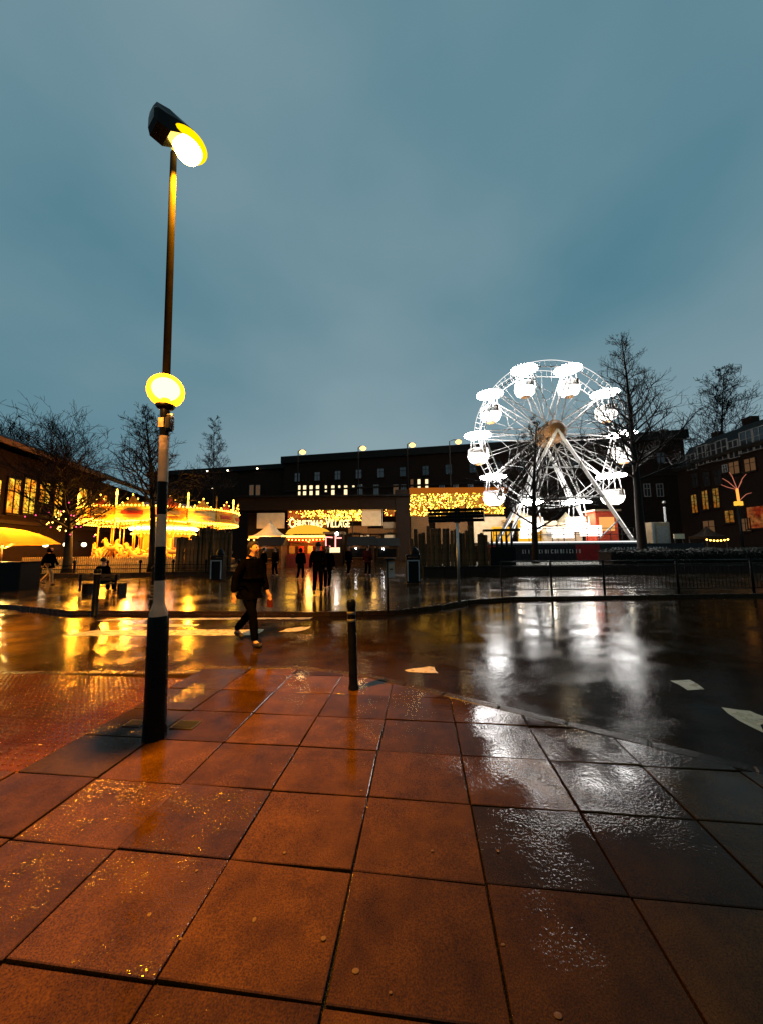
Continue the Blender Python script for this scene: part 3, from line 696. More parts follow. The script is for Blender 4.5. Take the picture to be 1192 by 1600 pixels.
# cover plates set in the paving round its foot
for (px, py, w, h, lab) in [(291, 1133, .22, .15, 'small dark metal cover plate beside the foot of the lamp post'), (212, 1131, .17, .12, 'smaller cover plate half hidden behind the lamp post foot')]:
    p = gp(px, py); cp = thing('cover_plate', (p.x, p.y, .004), lab, 'cover plate', -YAW)
    MB().bbox((0, 0, -.002), (w, h, .012), .003).build('frame', M['dsteel'], cp)
    MB().bbox((0, 0, .003), (w - .03, h - .03, .008), .003).build('lid', M['blackr'], cp)

# ------------------------------------------------------------------ bollards and posts
def bollard(px, py, top, label, rad=.052, tilt=0.0, bands=(), Yfix=None, z0_=0.0, cat='bollard', dome=True):
    p = gp(px, py, z0_); H = hz(px, top, p.y) - z0_
    t = thing('bollard', (p.x, p.y, z0_), label, cat, 0, 'street bollards'); t.rotation_euler = (0, tilt, 0)
    MB().lathe([(rad * 1.25, 0), (rad * 1.2, .03), (rad, .05), (rad, H - .10)], n=20).build('shaft', M['black'], t)
    MB().lathe([(rad * 1.08, H - .10), (rad * 1.12, H - .08), (rad * 1.1, H - .03), (rad * .9, H - .008), (rad * .3, H), (.002, H)], n=20).build('cap', M['black'], t)
    for b in bands: MB().lathe([(rad * 1.005, H - b - .016), (rad * 1.05, H - b - .014), (rad * 1.05, H - b + .014), (rad * 1.005, H - b + .016)], n=20).build('reflective_band', M['reflector'], t)
    return t, H
bollard(553, 1076, 936, 'black bollard with pale rings standing on the near paving', .050, -.03, (.155, .24))
b2, H2 = bollard(148, 962, 889, 'black bollard with a pale cap band at the far kerb near the carousel', .070, 0, (.12,))
b3, H3 = bollard(237, 950, 884, 'slim bollard with a ladder of pale bands just behind the lamp post', .05, .02, (.55, .64, .73, .82, .91))
p = gp(606, 955); post = thing('marker_post', (p.x, p.y, 0), 'thin marker post carrying a small pale rectangular panel', 'post')
Hm = hz(606, 874, p.y)
MB().tube([(0, 0, 0), (0, 0, Hm)], .028, 10).build('shaft', M['dsteel'], post)
MB().tube([(-.032, -.02, .02), (-.032, -.02, Hm - .12)], .010, 6).build('reflective_edge', M['reflector'], post)
MB().bbox((.09, -.01, Hm - .26), (.17, .03, .40), .012).build('panel', M['grey'], post)
MB().bbox((.09, -.028, Hm - .22), (.13, .008, .20), .004).build('notice', M['white'], post)
MB().box((.09, -.034, Hm - .25), (.08, .004, .03)).build('print_line', M['blackr'], post)
MB().lathe([(.03, 0), (.15, .02), (.15, .05), (.02, .07)], (.05, 0, Hm - .03), 12).build('hood', M['blackr'], post)

# finger sign board on its post
p = gp(718, 944); sgn = thing('direction_sign', (p.x, p.y, 0), 'dark wide slatted sign board on a slim steel post at the kerb', 'sign')
zt0, zt1 = hz(716, 816, p.y), hz(716, 794, p.y); wl, wr = gx(669, p.y) - p.x, gx(757, p.y) - p.x
MB().tube([(0, .05, 0), (0, .05, zt1 - .02)], .040, 12).build('post', M['steel'], sgn)
n_sl = 4
for k in range(n_sl):
    h = (zt1 - zt0) / n_sl
    o = MB().bbox(((wl + wr) / 2, 0, 0), (wr - wl, .035, h - .012), .006).build('slat', M['black'], sgn, (0, 0, zt0 + h * (k + .5))); o.rotation_euler = (0, -.02, 0)
MB().box((0, .025, (zt0 + zt1) / 2), (.16, .02, zt1 - zt0 + .04)).build('bracket', M['dsteel'], sgn)
MB().box((wr + .01, 0, (zt0 + zt1) / 2), (.012, .05, zt1 - zt0)).build('edge_trim', M['steel'], sgn)

# ------------------------------------------------------------------ pedestrian guard rail along the far kerb
gy = 11.95
def guard_panel(xa, xb, lab, yy):
    t = thing('guard_rail', (xa, yy, 0), lab, 'railing', math.atan2(.01 * (xb - xa), xb - xa), 'guard rail panels'); w = xb - xa
    for x in (0, w): MB().tube([(x, 0, 0), (x, 0, 1.13)], .026, 8).build('post', M['blackr'], t)
    MB().tube([(0, 0, 1.10), (w, 0, 1.10)], .022, 8).build('top_rail', M['dsteel'], t)
    MB().tube([(0, 0, .92), (w, 0, .92)], .014, 6).build('upper_rail', M['dsteel'], t)
    MB().tube([(0, 0, .17), (w, 0, .17)], .016, 6).build('bottom_rail', M['blackr'], t)
    k = int(w / .125); b0 = None
    for i in range(1, k):
        if b0 is None: b0 = MB().tube([(0, 0, .17), (0, 0, .92)], .0065, 5).build('bar', M['blackr'], t, (w * i / k, 0, 0))
        else: part(b0, 'bar', t, (w * i / k, 0, 0))
xs = [gx(780, gy), gx(858, gy), gx(940, gy), gx(1055, gy), gx(1172, gy), gx(1290, gy)]
lab = ['guard rail panel nearest the sign post at the far kerb', 'guard rail panel below the tree in front of the wheel', 'guard rail panel below the right foot of the wheel', 'guard rail panel below the white booth', 'guard rail panel at the right edge below the dark terrace']
for i in range(5): guard_panel(xs[i] + .01, xs[i + 1] - .01, lab[i], gy + .01 * i)

# ------------------------------------------------------------------ planter walls and low rails bounding the square
def wall_thing(name, a, b, h, th, label, cat, matl, cap=True, group=None, top=None):
    a = Vector((*a, 0)); b = Vector((*b, 0)); d = b - a
    t = thing(name, a, label, cat, math.atan2(d.y, d.x), group)
    n_ = max(1, round(d.length / 1.2))
    for k in range(n_):
        w = d.length / n_
        MB().bbox((w * (k + .5), th / 2, h / 2), (w - .015, th, h), .012).build('block', matl, t)
    if cap:
        for k in range(n_):
            w = d.length / n_; MB().bbox((w * (k + .5), th / 2, h + .035), (w - .01, th + .08, .07), .012).build('coping', M['stone'], t)
    return t
wall_thing('planter_wall', (gx(660, 19.5), 19.5), (gx(1240, 21), 21), .48, .35, 'low stone planter wall in front of the observation wheel', 'wall', M['stone'])
wall_thing('planter_wall', (gx(-60, 20.5), 20.5), (gx(372, 21.5), 21.5), .20, .5, 'low stone edging below the carousel railing', 'wall', M['stone'])
bedg = MB().add([(gx(660, 19.9), 19.86, .40), (gx(1240, 21.5), 21.36, .40), (gx(1240, 27), 27, .5), (gx(700, 27), 27, .5)], [(0, 1, 2, 3)]).build('grass_bed', M['grass'])
tag(bedg, 'strip of wet grass behind the planter wall', 'grass', kind='stuff')
gb = MB(); rg = random.Random(77)
for k in range(5000):
    u, v = rg.random(), rg.random() ** 2; y = 20.2 + v * 6; x0_, x1_ = gx(665, y), gx(1230, y); x = x0_ + (x1_ - x0_) * u; z = .40 + .1 * v
    a_ = rg.uniform(0, 6.28); h = rg.uniform(.05, .16); dx, dy = math.cos(a_) * .012, math.sin(a_) * .012
    gb.add([(x - dx, y - dy, z), (x + dx, y + dy, z), (x + rg.gauss(0, .04), y + rg.gauss(0, .04), z + h)], [(0, 1, 2)])
tag(gb.build('grass_blades', M['grass'], bedg), kind='stuff')
# clipped hedge block on the right
hd_ = MB(); rg = random.Random(21)
ha, hb = Vector((gx(955, 20.8), 20.8, 0)), Vector((gx(1230, 21.5), 21.5, 0))
hedge = thing('hedge', ha, 'dark clipped hedge behind the planter wall below the terrace', 'hedge', math.atan2(hb.y - ha.y, hb.x - ha.x)); hw = (hb - ha).length
MB().box((hw / 2, .8, .75), (hw - .2, 1.1, 1.0)).build('woody_core', M['bark'], hedge)
for k in range(9000):
    x = rg.uniform(0, hw); side = rg.random(); h = .35 + .95 * (1 if side < .4 else rg.random()); y = rg.uniform(0, 1.6) if side < .4 else rg.uniform(-.05, .15)
    c = Vector((x, y, h + .06 * math.sin(x * 2.1) + rg.gauss(0, .05))); d = Vector((rg.gauss(0, 1), rg.gauss(0, 1), rg.gauss(0, 1))).normalized(); e = d.orthogonal().normalized()
    hd_.add([c - d * .06, c + e * .03, c + d * .06, c - e * .03], [(0, 1, 2, 3)])
tag(hd_.build('foliage', M['hedge'], hedge), kind='stuff')

# knee rail with posts in front of the carousel
kr = thing('knee_rail', (gx(-40, 20.9), 20.9, 0), 'low dark knee rail with ball posts in front of the carousel', 'railing', .012)
kw = gx(372, 21) - gx(-40, 20.9); ky = .2
for k in range(9):
    MB().lathe([(.05, 0), (.05, .62), (.07, .64), (.09, .72), (.06, .80), (.005, .83)], (kw * k / 8, .15, ky), 12).build('post', M['blackr'], kr)
for z in (.30, .52): MB().tube([(0, .15, ky + z), (kw, .15, ky + z)], .025, 6).build('rail', M['blackr'], kr)

# ------------------------------------------------------------------ carousel
CY = 29.0
ccx = gx(257, CY); CR = (gx(372, CY) - gx(124, CY)) / 2 * .83
car = thing('carousel', (ccx, CY, 0), 'brightly lit gold carousel with galloping horses', 'carousel')
MB().lathe([(CR - .5, .25), (CR, .28), (CR, .75), (CR - .05, .82), (.5, .84)], n=48).build('platform', M['wood2'], car)
MB().lathe([(CR + .35, 0), (CR + .35, .3), (CR - .3, .32)], n=48).build('step', M['wood'], car)
zq0, zq1 = hz(250, 812, CY - CR), hz(250, 790, CY - CR)
ncan = 16
for k in range(ncan):                   # rounding boards, each with a crest
    a0 = 2 * math.pi * (k + .02) / ncan; a1 = 2 * math.pi * (k + .98) / ncan; am = (a0 + a1) / 2
    b = MB(); r = CR + .12
    b.lathe([(r, zq0), (r + .1, zq0 + .15), (r + .05, zq1 - .2), (r + .12, zq1), (r - .05, zq1), (r - .05, zq0), (r, zq0)], n=4, a0=a0, a1=a1, sm=False)
    ob = b.build('rounding_board', M['gold' if k % 2 else 'cream'], car)
    c = MB(); ca, sa = math.cos(am), math.sin(am)
    c.add([((r + .06) * math.cos(am + t * .13), (r + .06) * math.sin(am + t * .13), zq1 + h) for t, h in ((-1, 0), (-.7, .25), (-.3, .35), (0, .8), (.3, .35), (.7, .25), (1, 0))] +
          [((r - .02) * math.cos(am + t * .13), (r - .02) * math.sin(am + t * .13), zq1 + h) for t, h in ((-1, 0), (-.7, .25), (-.3, .35), (0, .8), (.3, .35), (.7, .25), (1, 0))],
          [(0, 1, 2, 3, 4, 5, 6), (13, 12, 11, 10, 9, 8, 7)] + [(i, i + 7, i + 8, i + 1) for i in range(6)])
    c.build('crest', M['redp' if k % 2 else 'gold'], ob)
    sc_ = MB(); sc_.lathe([(r + .10, zq0 + .35), (r + .14, zq0 + .4), (r + .13, zq1 - .35), (r + .09, zq1 - .3)], n=3, a0=a0 + .07, a1=a1 - .07, sm=False)
    sc_.build('painted_scroll', M['redp' if k % 3 == 0 else 'cream'], ob)
    pk = MB().lathe([(.035, 0), (.05, .1), (.035, .7), (.07, .8), (.05, 1.05), (.005, 1.15)], ((r + .02) * math.cos(a0), (r + .02) * math.sin(a0), zq1), 8).build('finial', E_YEL if k % 2 == 0 else M['gold'], ob)
MB().lathe([(CR + .05, zq1 - .05), (CR * .5, zq1 + .55), (.4, zq1 + 1.0), (.02, zq1 + 1.5)], n=32, sm=False).build('tilt_roof', M['redp'], car)
MB().lathe([(CR + .05, zq0 + .1), (CR * .55, zq0 + .45), (.8, zq0 + .6)], n=32, sm=False).build('ceiling', M['cream'], car)
for k in range(ncan):
    a = 2 * math.pi * k / ncan
    MB().tube([(1.2 * math.cos(a), 1.2 * math.sin(a), zq0 + .45), ((CR) * math.cos(a), CR * math.sin(a), zq0 + .02)], .07, 5).build('sweep', M['gold'], car)
MB().lathe([(1.9, .8), (1.9, 1.0), (1.75, 1.1), (1.7, zq0 - 1.1), (2.2, zq0 - .6), (2.3, zq0 - .1), (1.6, zq0 + .3)], n=16, sm=False).build('centre_drum', M['cream'], car)
for k in range(16):
    a = 2 * math.pi * (k + .5) / 16
    MB().box((1.735 * math.cos(a), 1.735 * math.sin(a), 2.0), (.03, .42, 1.3), a).build('drum_mirror', M['gold' if k % 2 else 'glass'], car)
# bulb rows
def ring_bulbs(r, z, n, rad, m_, nm): 
    mb = MB()
    for k in range(n): mb.octa((r * math.cos(2 * math.pi * k / n), r * math.sin(2 * math.pi * k / n), z), rad)
    tag(mb.build(nm, m_, car), kind='stuff')
ring_bulbs(CR + .24, zq1 + .04, 150, .065, E_YEL, 'crest_bulbs'); ring_bulbs(CR + .16, zq0 - .02, 150, .06, E_YEL, 'rim_bulbs')
ring_bulbs(2.36, zq0 - .35, 60, .08, E_WHITE, 'drum_bulbs'); ring_bulbs(2.28, zq0 - .75, 50, .06, E_YEL, 'drum_lower_bulbs')
sb_ = MB()
for k in range(ncan):
    a = 2 * math.pi * (k + .0) / ncan
    for j in range(14):
        u = j / 13; rr_ = 2.2 + (CR - 2.2) * u; sb_.octa((rr_ * math.cos(a), rr_ * math.sin(a), zq0 + .45 + (.02 - .45) * (rr_ - 1.2) / (CR - 1.2) - .10), .06)
tag(sb_.build('sweep_bulbs', E_YEL, car), kind='stuff')
cb = MB()
for k in range(ncan):
    a = 2 * math.pi * (k + .5) / ncan
    for j in range(5): cb.octa(((CR + .2) * math.cos(a + (j - 2) * .055), (CR + .2) * math.sin(a + (j - 2) * .055), zq1 + .2 + .28 * (2 - abs(j - 2))), .06)
tag(cb.build('crest_point_bulbs', E_YEL, car), kind='stuff')
# horse: one continuous body, with saddle and mane; pole
hm = MB()
def chain(mb, pts, rads, n=8): mb.tube(pts, rads, n)
chain(hm, [(-.62, 0, 1.02), (-.5, 0, 1.06), (-.2, 0, 1.0), (.15, 0, 1.02), (.4, 0, 1.12), (.58, 0, 1.38), (.66, 0, 1.58), (.78, 0, 1.56), (.95, 0, 1.40)], [.10, .19, .21, .22, .19, .13, .10, .09, .05])
for y, f0, f1 in ((.11, (.55, .70), (.75, .42)), (-.11, (.42, .68), (.62, .36))):
    chain(hm, [(.36, y, 1.0), (f0[0], y, f0[1]), (f1[0], y, f1[1])], [.10, .06, .045], 6)
for y, f0, f1 in ((.11, (-.72, .72), (-.95, .45)), (-.11, (-.62, .68), (-.80, .38))):
    chain(hm, [(-.5, y, 1.0), (f0[0], y, f0[1]), (f1[0], y, f1[1])], [.13, .06, .045], 6)
chain(hm, [(-.66, 0, 1.1), (-.85, 0, 1.05), (-1.0, 0, .75)], [.05, .07, .02], 6)
hm.add([(.62, .04, 1.66), (.66, .04, 1.76), (.70, .04, 1.66), (.62, -.04, 1.66), (.66, -.04, 1.76), (.70, -.04, 1.66)], [(0, 1, 2), (5, 4, 3)])
sdl = MB().ball((-.03, 0, 1.18), .23, 10, (1, .95, .35)); mane = MB().tube([(.42, 0, 1.36), (.52, 0, 1.56), (.62, 0, 1.70)], [.03, .06, .03], 5)
hp0 = sd0 = mn0 = po0 = None
rg = random.Random(4)
hcols = [M['cream'], M['white'], M['gold'], M['redp']]
for ring, (rad_, cnt) in enumerate(((CR - 1.0, 14), (CR - 2.4, 10))):
    for k in range(cnt):
        a = 2 * math.pi * (k + .3 * ring) / cnt; z = .1 + .35 * math.sin(k * 2.1 + ring)
        loc = (rad_ * math.cos(a), rad_ * math.sin(a), z + .35)
        if hp0 is None: h_ = hp0 = hm.build('horse', M['cream'], car, loc); s_ = sd0 = sdl.build('saddle', M['redp'], h_); m_ = mn0 = mane.build('mane', M['gold'], h_); h_.rotation_euler = (0, 0, a - math.pi / 2)
        else:
            h_ = part(hp0, 'horse', car, loc, (0, 0, a - math.pi / 2)); part(sd0, 'saddle', h_); part(mn0, 'mane', h_)
        if po0 is None: po0 = MB().tube([(0, 0, .8), (0, 0, zq0 + .1)], .035, 8).build('pole', M['gold'], car, (loc[0], loc[1], 0))
        else: part(po0, 'pole', car, (loc[0], loc[1], 0))
for k in range(6):
    a = 2 * math.pi * (k + .5) / 6
    lamp('carousel_light', (3.9 * math.cos(a), 3.9 * math.sin(a), zq0 - .35), 950, (1.0, .37, .02), car, .2)
for k in range(5):
    a = -math.pi / 2 + (k - 2) * .42
    lamp('carousel_front_fill', ((CR + .45) * math.cos(a), (CR + .45) * math.sin(a), zq0 - .2), 750, (1.0, .36, .02), car, .12)  # added fill on the front side, brightens fence and platform
# picket fence round the carousel
fx0, fx1 = gx(36, 22.4), gx(276, 22.4)
pf = thing('picket_fence', (fx0, 22.4, 0), 'pale picket fence in front of the carousel', 'fence'); fw = fx1 - fx0
for z in (.45, 1.0): MB().box((fw / 2, .05, z), (fw, .04, .08)).build('rail', M['cream'], pf)
k = int(fw / .13); p0_ = None
pk = MB().prism([(-.04, -.012), (.04, -.012), (.04, .012), (-.04, .012)], .15, 1.12)
pk.add([(-.04, -.012, 1.12), (.04, -.012, 1.12), (0, -.012, 1.2), (-.04, .012, 1.12), (.04, .012, 1.12), (0, .012, 1.2)], [(0, 1, 2), (5, 4, 3), (0, 2, 5, 3), (1, 4, 5, 2)])
for i in range(k):
    if p0_ is None: p0_ = pk.build('picket', M['cream'], pf, (.07 + i * fw / k, 0, 0))
    else: part(p0_, 'picket', pf, (.07 + i * fw / k, 0, 0))

# ------------------------------------------------------------------ timber palisades, bins
def palisade(pxa, pxb, Y, tops, label, seed, matl):
    rg = random.Random(seed); xa, xb = gx(pxa, Y), gx(pxb, Y)
    t = thing('timber_palisade', (xa, Y, 0), label, 'palisade', 0, 'timber palisades'); n_ = int((xb - xa) / .22)
    for i in range(n_):
        u = (i + .5) / n_; px = pxa + (pxb - pxa) * u
        top = tops[0] + (tops[-1] - tops[0]) * u if len(tops) == 2 else tops[min(len(tops) - 1, int(u * len(tops)))]
        H = hz(px, top + rg.uniform(-4, 4), Y); w = (xb - xa) / n_
        o = MB().bbox((0, 0, H / 2), (w * rg.uniform(.8, .97), rg.uniform(.10, .22), H), .02).build('board', matl, t, (w * (i + .5), rg.uniform(-.12, .12), 0))
        o.rotation_euler = (rg.gauss(0, .015), rg.gauss(0, .012), rg.gauss(0, .12))
    MB().box(((xb - xa) / 2, .22, 1.4), (xb - xa, .1, .16)).build('back_rail', M['wood'], t)
    MB().box(((xb - xa) / 2, .23, .4), (xb - xa, .1, .16)).build('back_rail', M['wood'], t)
palisade(277, 362, 22.0, [842, 840, 836, 828, 826, 826, 828, 830], 'rough timber palisade screening the right side of the carousel', 1, M['wood'])
palisade(640, 672, 20.8, [838, 826, 832, 824], 'narrow timber palisade beside the dark pillar', 2, M['wood'])
palisade(672, 762, 20.4, [828, 824, 826, 830, 822, 836], 'wide timber palisade behind the sign board', 3, M['wood'])
dk = thing('spindle_barrier', (gx(764, 20.6), 20.6, 0), 'black barrier topped by bottle-shaped spindles beside the wheel banner', 'barrier'); dw = gx(803, 20.6) - gx(764, 20.6)
MB().bbox((dw / 2, 0, .8), (dw, .4, 1.6), .02).build('panel', M['blackr'], dk)
for k in range(5): MB().lathe([(.07, 1.6), (.08, 1.9), (.05, 2.1), (.035, 2.4), (.045, 2.46), (.005, 2.5)], (.15 + k * (dw - .3) / 4, 0, 0), 10).build('spindle', M['blackr'], dk)
MB().box((dw / 2, 0, 2.56), (dw + .6, .5, .12)).build('shelf', M['fascia'], dk)
def bin_(px, py, label):
    p = gp(px, py); t = thing('litter_bin', (p.x, p.y, 0), label, 'litter bin', 0, 'litter bins')
    MB().bbox((0, 0, .6), (.62, .5, 1.1), .04).build('body', M['blackr'], t)
    fr = MB()
    for sx in (-1, 1): fr.box((sx * .25, -.27, .58), (.05, .03, .9))
    fr.box((0, -.27, 1.03), (.55, .035, .05)); fr.build('front_frame', M['grey'], t)
    MB().bbox((0, 0, 1.25), (.66, .54, .10), .05).build('lid', M['blackr'], t)
    for sx in (-1, 1): MB().box((sx * .27, 0, 1.17), (.05, .44, .12)).build('lid_post', M['blackr'], t)
    MB().lathe([(.2, 0), (.21, .1), (.14, .26), (.06, .32), (.005, .34)], (.1, 0, 1.3), 12).build('ashtray_dome', M['blackr'], t)
bin_(341, 908, 'dark litter bin with a pale frame by the carousel palisade')
bin_(645, 912, 'dark litter bin with a pale frame by the pillar palisade')

# ------------------------------------------------------------------ market stalls
def bulb_string(parent, a, b, n, sag, r=.05, m_=None, nm='festoon_bulbs'):
    mb = MB(); a = Vector(a); b = Vector(b); pts = []
    for k in range(n + 1):
        u = k / n; p = a.lerp(b, u); p.z -= sag * 4 * u * (1 - u); pts.append(p)
    MB().tube(pts, .012, 4).build('festoon_cable', M['blackr'], parent)
    for p in pts: mb.ball((p.x, p.y, p.z - .06), r, 6)
    tag(mb.build(nm, m_ or E_WARM, parent), kind='stuff')
SY = 33.0
st = thing('market_stall', (gx(484, SY), SY, 0), 'red market stall under a yellow lit arched canopy', 'stall')
sw = gx(522, SY) - gx(449, SY); ze = hz(484, 839, SY)
arch = MB(); n_ = 14; vs = []; fs = []
for j, y in enumerate((-1.3, 1.3)):
    for i in range(n_ + 1):
        u = i / n_ * 2 - 1; vs.append((u * sw * .44, y, ze + .1 + .95 * math.sqrt(max(0, 1 - u * u * .98))))
for i in range(n_): fs.append((i, i + 1, n_ + 2 + i, n_ + 1 + i))
fs.append(tuple(range(n_ + 1))[::-1])
arch.add(vs, fs); arch.build('arched_canopy', E_YELLOWPANEL, st)
MB().box((0, 0, ze + .02), (sw * 1.02, 2.9, .14)).build('eave', E_YEL, st)
MB().box((0, 0, ze - .28), (sw * .98, 2.7, .4)).build('valance', M['redp'], st)
MB().box((0, -1.1, .55), (sw * .9, .5, 1.1)).build('counter', M['redp'], st)
MB().box((0, 1.1, ze / 2), (sw * .9, .1, ze - .5)).build('back_board', M['wood2'], st)
for sx in (-1, 1):
    for y in (-1.2, 1.2): MB().tube([(sx * sw * .46, y, 0), (sx * sw * .46, y, ze)], .05, 6).build('post', M['redp'], st)
for k in range(5): MB().box((-sw * .4 + k * sw * .2, .6, 1.5), (.5, .4, .7)).build('hanging_goods', M['redp' if k % 2 else 'cream'], st)
bulb_string(st, (-sw / 2, -1.45, ze - .15), (sw / 2, -1.45, ze - .15), 14, .12)
lamp('stall_light', (0, -.4, ze - .7), 120, (1, .38, .08), st, .12); lamp('stall_front_light', (.5, -2.0, ze - .1), 60, (1, .55, .15), st, .1)
# pink neon booth beside it
nb = thing('neon_booth', (gx(526, SY), SY - 1.0, 0), 'small booth with pink neon tubes beside the red stall', 'stall')
nw = gx(541, SY) - gx(513, SY); zn = hz(526, 835, SY - 1)
MB().box((0, 0, zn / 2), (nw * .96, 1.5, zn)).build('body', M['fascia'], nb)
MB().box((0, -.1, zn + .1), (nw * 1.1, 1.9, .2)).build('roof', M['white'], nb)
E_NEON = glow('pink_neon', (1, .25, .22), 4, False)
for pts in ([(-.7, -.78, zn - .2), (-.7, -.78, zn - 1.0), (-.3, -.78, zn - 1.1)], [(-.75, -.78, zn - .25), (-.1, -.78, zn - .3)], [(.15, -.78, zn - .1), (.15, -.78, zn - 1.3)], [(.15, -.78, zn - .35), (.7, -.78, zn - .35)]):
    MB().tube(pts, .05, 6).build('neon_tube', E_NEON, nb)
MB().bbox((.1, -.8, 1.45), (.9, .1, .45), .02).build('lit_panel', E_WIN, nb)
MB().ball((.3, -.95, zn + .05), .16, 8).build('lamp', E_WHITE, nb)
# pale tents
def tent(px0, px1, Y, peak, eave, label, light=60, mt='canvas'):
    xa, xb = gx(px0, Y), gx(px1, Y); w = xb - xa; zp, ze_ = hz((px0 + px1) / 2, peak, Y), hz((px0 + px1) / 2, eave, Y)
    t = thing('market_tent', ((xa + xb) / 2, Y, 0), label, 'tent', 0, 'market tents'); h = w / 2
    rf = MB(); n_ = 8; vs = [(0, 0, zp)]
    for k in range(1, n_ + 1):
        u = k / n_; z = ze_ + (zp - ze_) * (1 - u) ** 1.8
        for (a, b) in ((-1, -1), (0, -1), (1, -1), (1, 0), (1, 1), (0, 1), (-1, 1), (-1, 0)): vs.append((a * h * u, b * h * u, z))
    fs = [(0, 1 + i, 1 + (i + 1) % 8) for i in range(8)]
    for k in range(n_ - 1):
        fs += [(1 + k * 8 + i, 1 + (k + 1) * 8 + i, 1 + (k + 1) * 8 + (i + 1) % 8, 1 + k * 8 + (i + 1) % 8) for i in range(8)]
    rf.add(vs, fs, True); rf.build('roof', M[mt], t)
    val = MB()
    for k in range(4):
        c, s = [(0, -1), (1, 0), (0, 1), (-1, 0)][k]
        val.box((c * h, s * h, ze_ - .12), (.03 if c else w, .03 if s else w, .24))
    val.build('valance', M[mt], t)
    for a in (-1, 1):
        for b in (-1, 1): MB().tube([(a * (h - .06), b * (h - .06), 0), (a * (h - .06), b * (h - .06), ze_)], .04, 6).build('leg', M['dsteel'], t)
    MB().box((0, -h + .5, .5), (w * .9, .7, 1.0)).build('counter', M['blackr'], t)
    if light: lamp('tent_light', (0, -h - .6, ze_ - .2), light, (1, .6, .2), t, .1)
    bulb_string(t, (-h, -h - .02, ze_ - .28), (h, -h - .02, ze_ - .28), 6, .1, .07)
    return t
tent(398, 447, 35.0, 814, 838, 'pale pointed market tent left of the red stall', 110)
tent(1090, 1122, 34.0, 822, 838, 'small pale tent with two lamps in front of the terrace', 0, 'fascia')
tent(788, 838, 41.0, 795, 812, 'yellow lit tent behind the left leg of the wheel', 160)
tent(868, 905, 41.0, 800, 818, 'yellow lit tent behind the wheel platform', 160)
# dark market huts that read as silhouettes between the tents
def hut(px0, px1, Y, peak, label, seed):
    xa, xb = gx(px0, Y), gx(px1, Y); w = xb - xa; zp = hz((px0 + px1) / 2, peak, Y)
    t = thing('market_hut', (xa, Y, 0), label, 'hut', 0, 'dark market huts')
    MB().box((w / 2, 1.0, zp * .36), (w, 2, zp * .72)).build('body', M['wood'], t)
    MB().add([(-.15, -.2, zp * .70), (w + .15, -.2, zp * .70), (w + .15, 1, zp), (-.15, 1, zp), (-.15, 2.2, zp * .70), (w + .15, 2.2, zp * .70)], [(0, 1, 2, 3), (3, 2, 5, 4), (0, 3, 4), (1, 5, 2)]).build('roof', M['slate'], t)
    MB().box((w / 2, -.03, zp * .45), (w * .8, .05, zp * .3)).build('hatch', M['blackr'], t)
    MB().box((w / 2, -.2, zp * .29), (w * .84, .4, .05)).build('shelf', M['wood2'], t)
    MB().ball((w * .3, -.2, zp * .6), .06, 6).build('lamp', E_WHITE, t)
hut(402, 440, 30.0, 838, 'dark market hut behind the walking man', 1)
hut(545, 585, 31.0, 838, 'dark market hut below the evergreen garland', 2)
hut(588, 622, 31.5, 840, 'dark market hut in front of the pavilion pillar', 3)

# ------------------------------------------------------------------ observation wheel
WY = 31.0
wh_c = at(858, 679, WY); WR = 6.62; HZ = wh_c.z
wheel = thing('observation_wheel', (wh_c.x, WY, 0), 'white lit observation wheel with ten gondolas', 'ferris wheel')
NS = 10; RY = .95
E_TUBE = glow('white_lit_tube', (1.0, .97, .93), 1.2, False)
def rv(k, r, y): 
    a = math.radians(18 + 36 * k); return Vector((r * math.sin(a), y, HZ + r * math.cos(a)))
for y in (-RY, RY):
    for k in range(NS):
        a, b = rv(k, WR, y), rv(k + 1, WR, y); a2, b2 = rv(k, WR - .42, y), rv(k + 1, WR - .42, y)
        bow = (a + b) / 2 - Vector((0, y, HZ)); bow = bow.normalized() * .28
        outp = [a + (b - a) * (j / 8) + bow * math.sin(math.pi * j / 8) for j in range(9)]
        inp = [a2 + (b2 - a2) * (j / 8) + bow * .25 * math.sin(math.pi * j / 8) for j in range(9)]
        s = MB(); s.tube(outp, .030, 5); s.build('rim_segment', E_TUBE, wheel)
        s2 = MB(); s2.tube(inp, .05, 5)
        for j in range(0, 9): s2.tube([outp[j], inp[j]], .022, 4)
        s2.build('rim_lattice', M['wheelw'], wheel)
    for k in range(NS):
        v = rv(k, WR - .1, y); ax = Vector((0, y * .75, HZ)); ang = math.radians(18 + 36 * k); tt = Vector((math.cos(ang), 0, -math.sin(ang)))
        s = MB(); h1 = ax + (v - ax).normalized() * .7 + tt * .42; h2 = ax + (v - ax).normalized() * .7 - tt * .42
        s.tube([h1, v + tt * .05], .050, 5); s.tube([h2, v - tt * .05], .050, 5)
        for j in range(1, 7):
            u = j / 7; p_, q_ = h1.lerp(v, u), h2.lerp(v, u); s.tube([p_, q_], .018, 4)
            if j < 6: s.tube([p_, h2.lerp(v, u + 1 / 7)], .014, 4)
        s.build('spoke', M['wheelw'], wheel)
        w1 = rv(k + .5, WR * .52, y)
        s = MB(); s.tube([ax + (w1 - ax).normalized() * .6, w1], .025, 4); s.tube([w1, rv(k, WR * .66, y)], .025, 4); s.tube([w1, rv(k + 1, WR * .66, y)], .025, 4); s.tube([w1, rv(k + .5, WR * .95, y)], .02, 4); s.build('stay', M['wheelw'], wheel)
for k in range(NS):
    MB().tube([rv(k, WR - .1, -RY), rv(k, WR - .1, RY)], .06, 6).build('axle_bar', M['wheelw'], wheel)
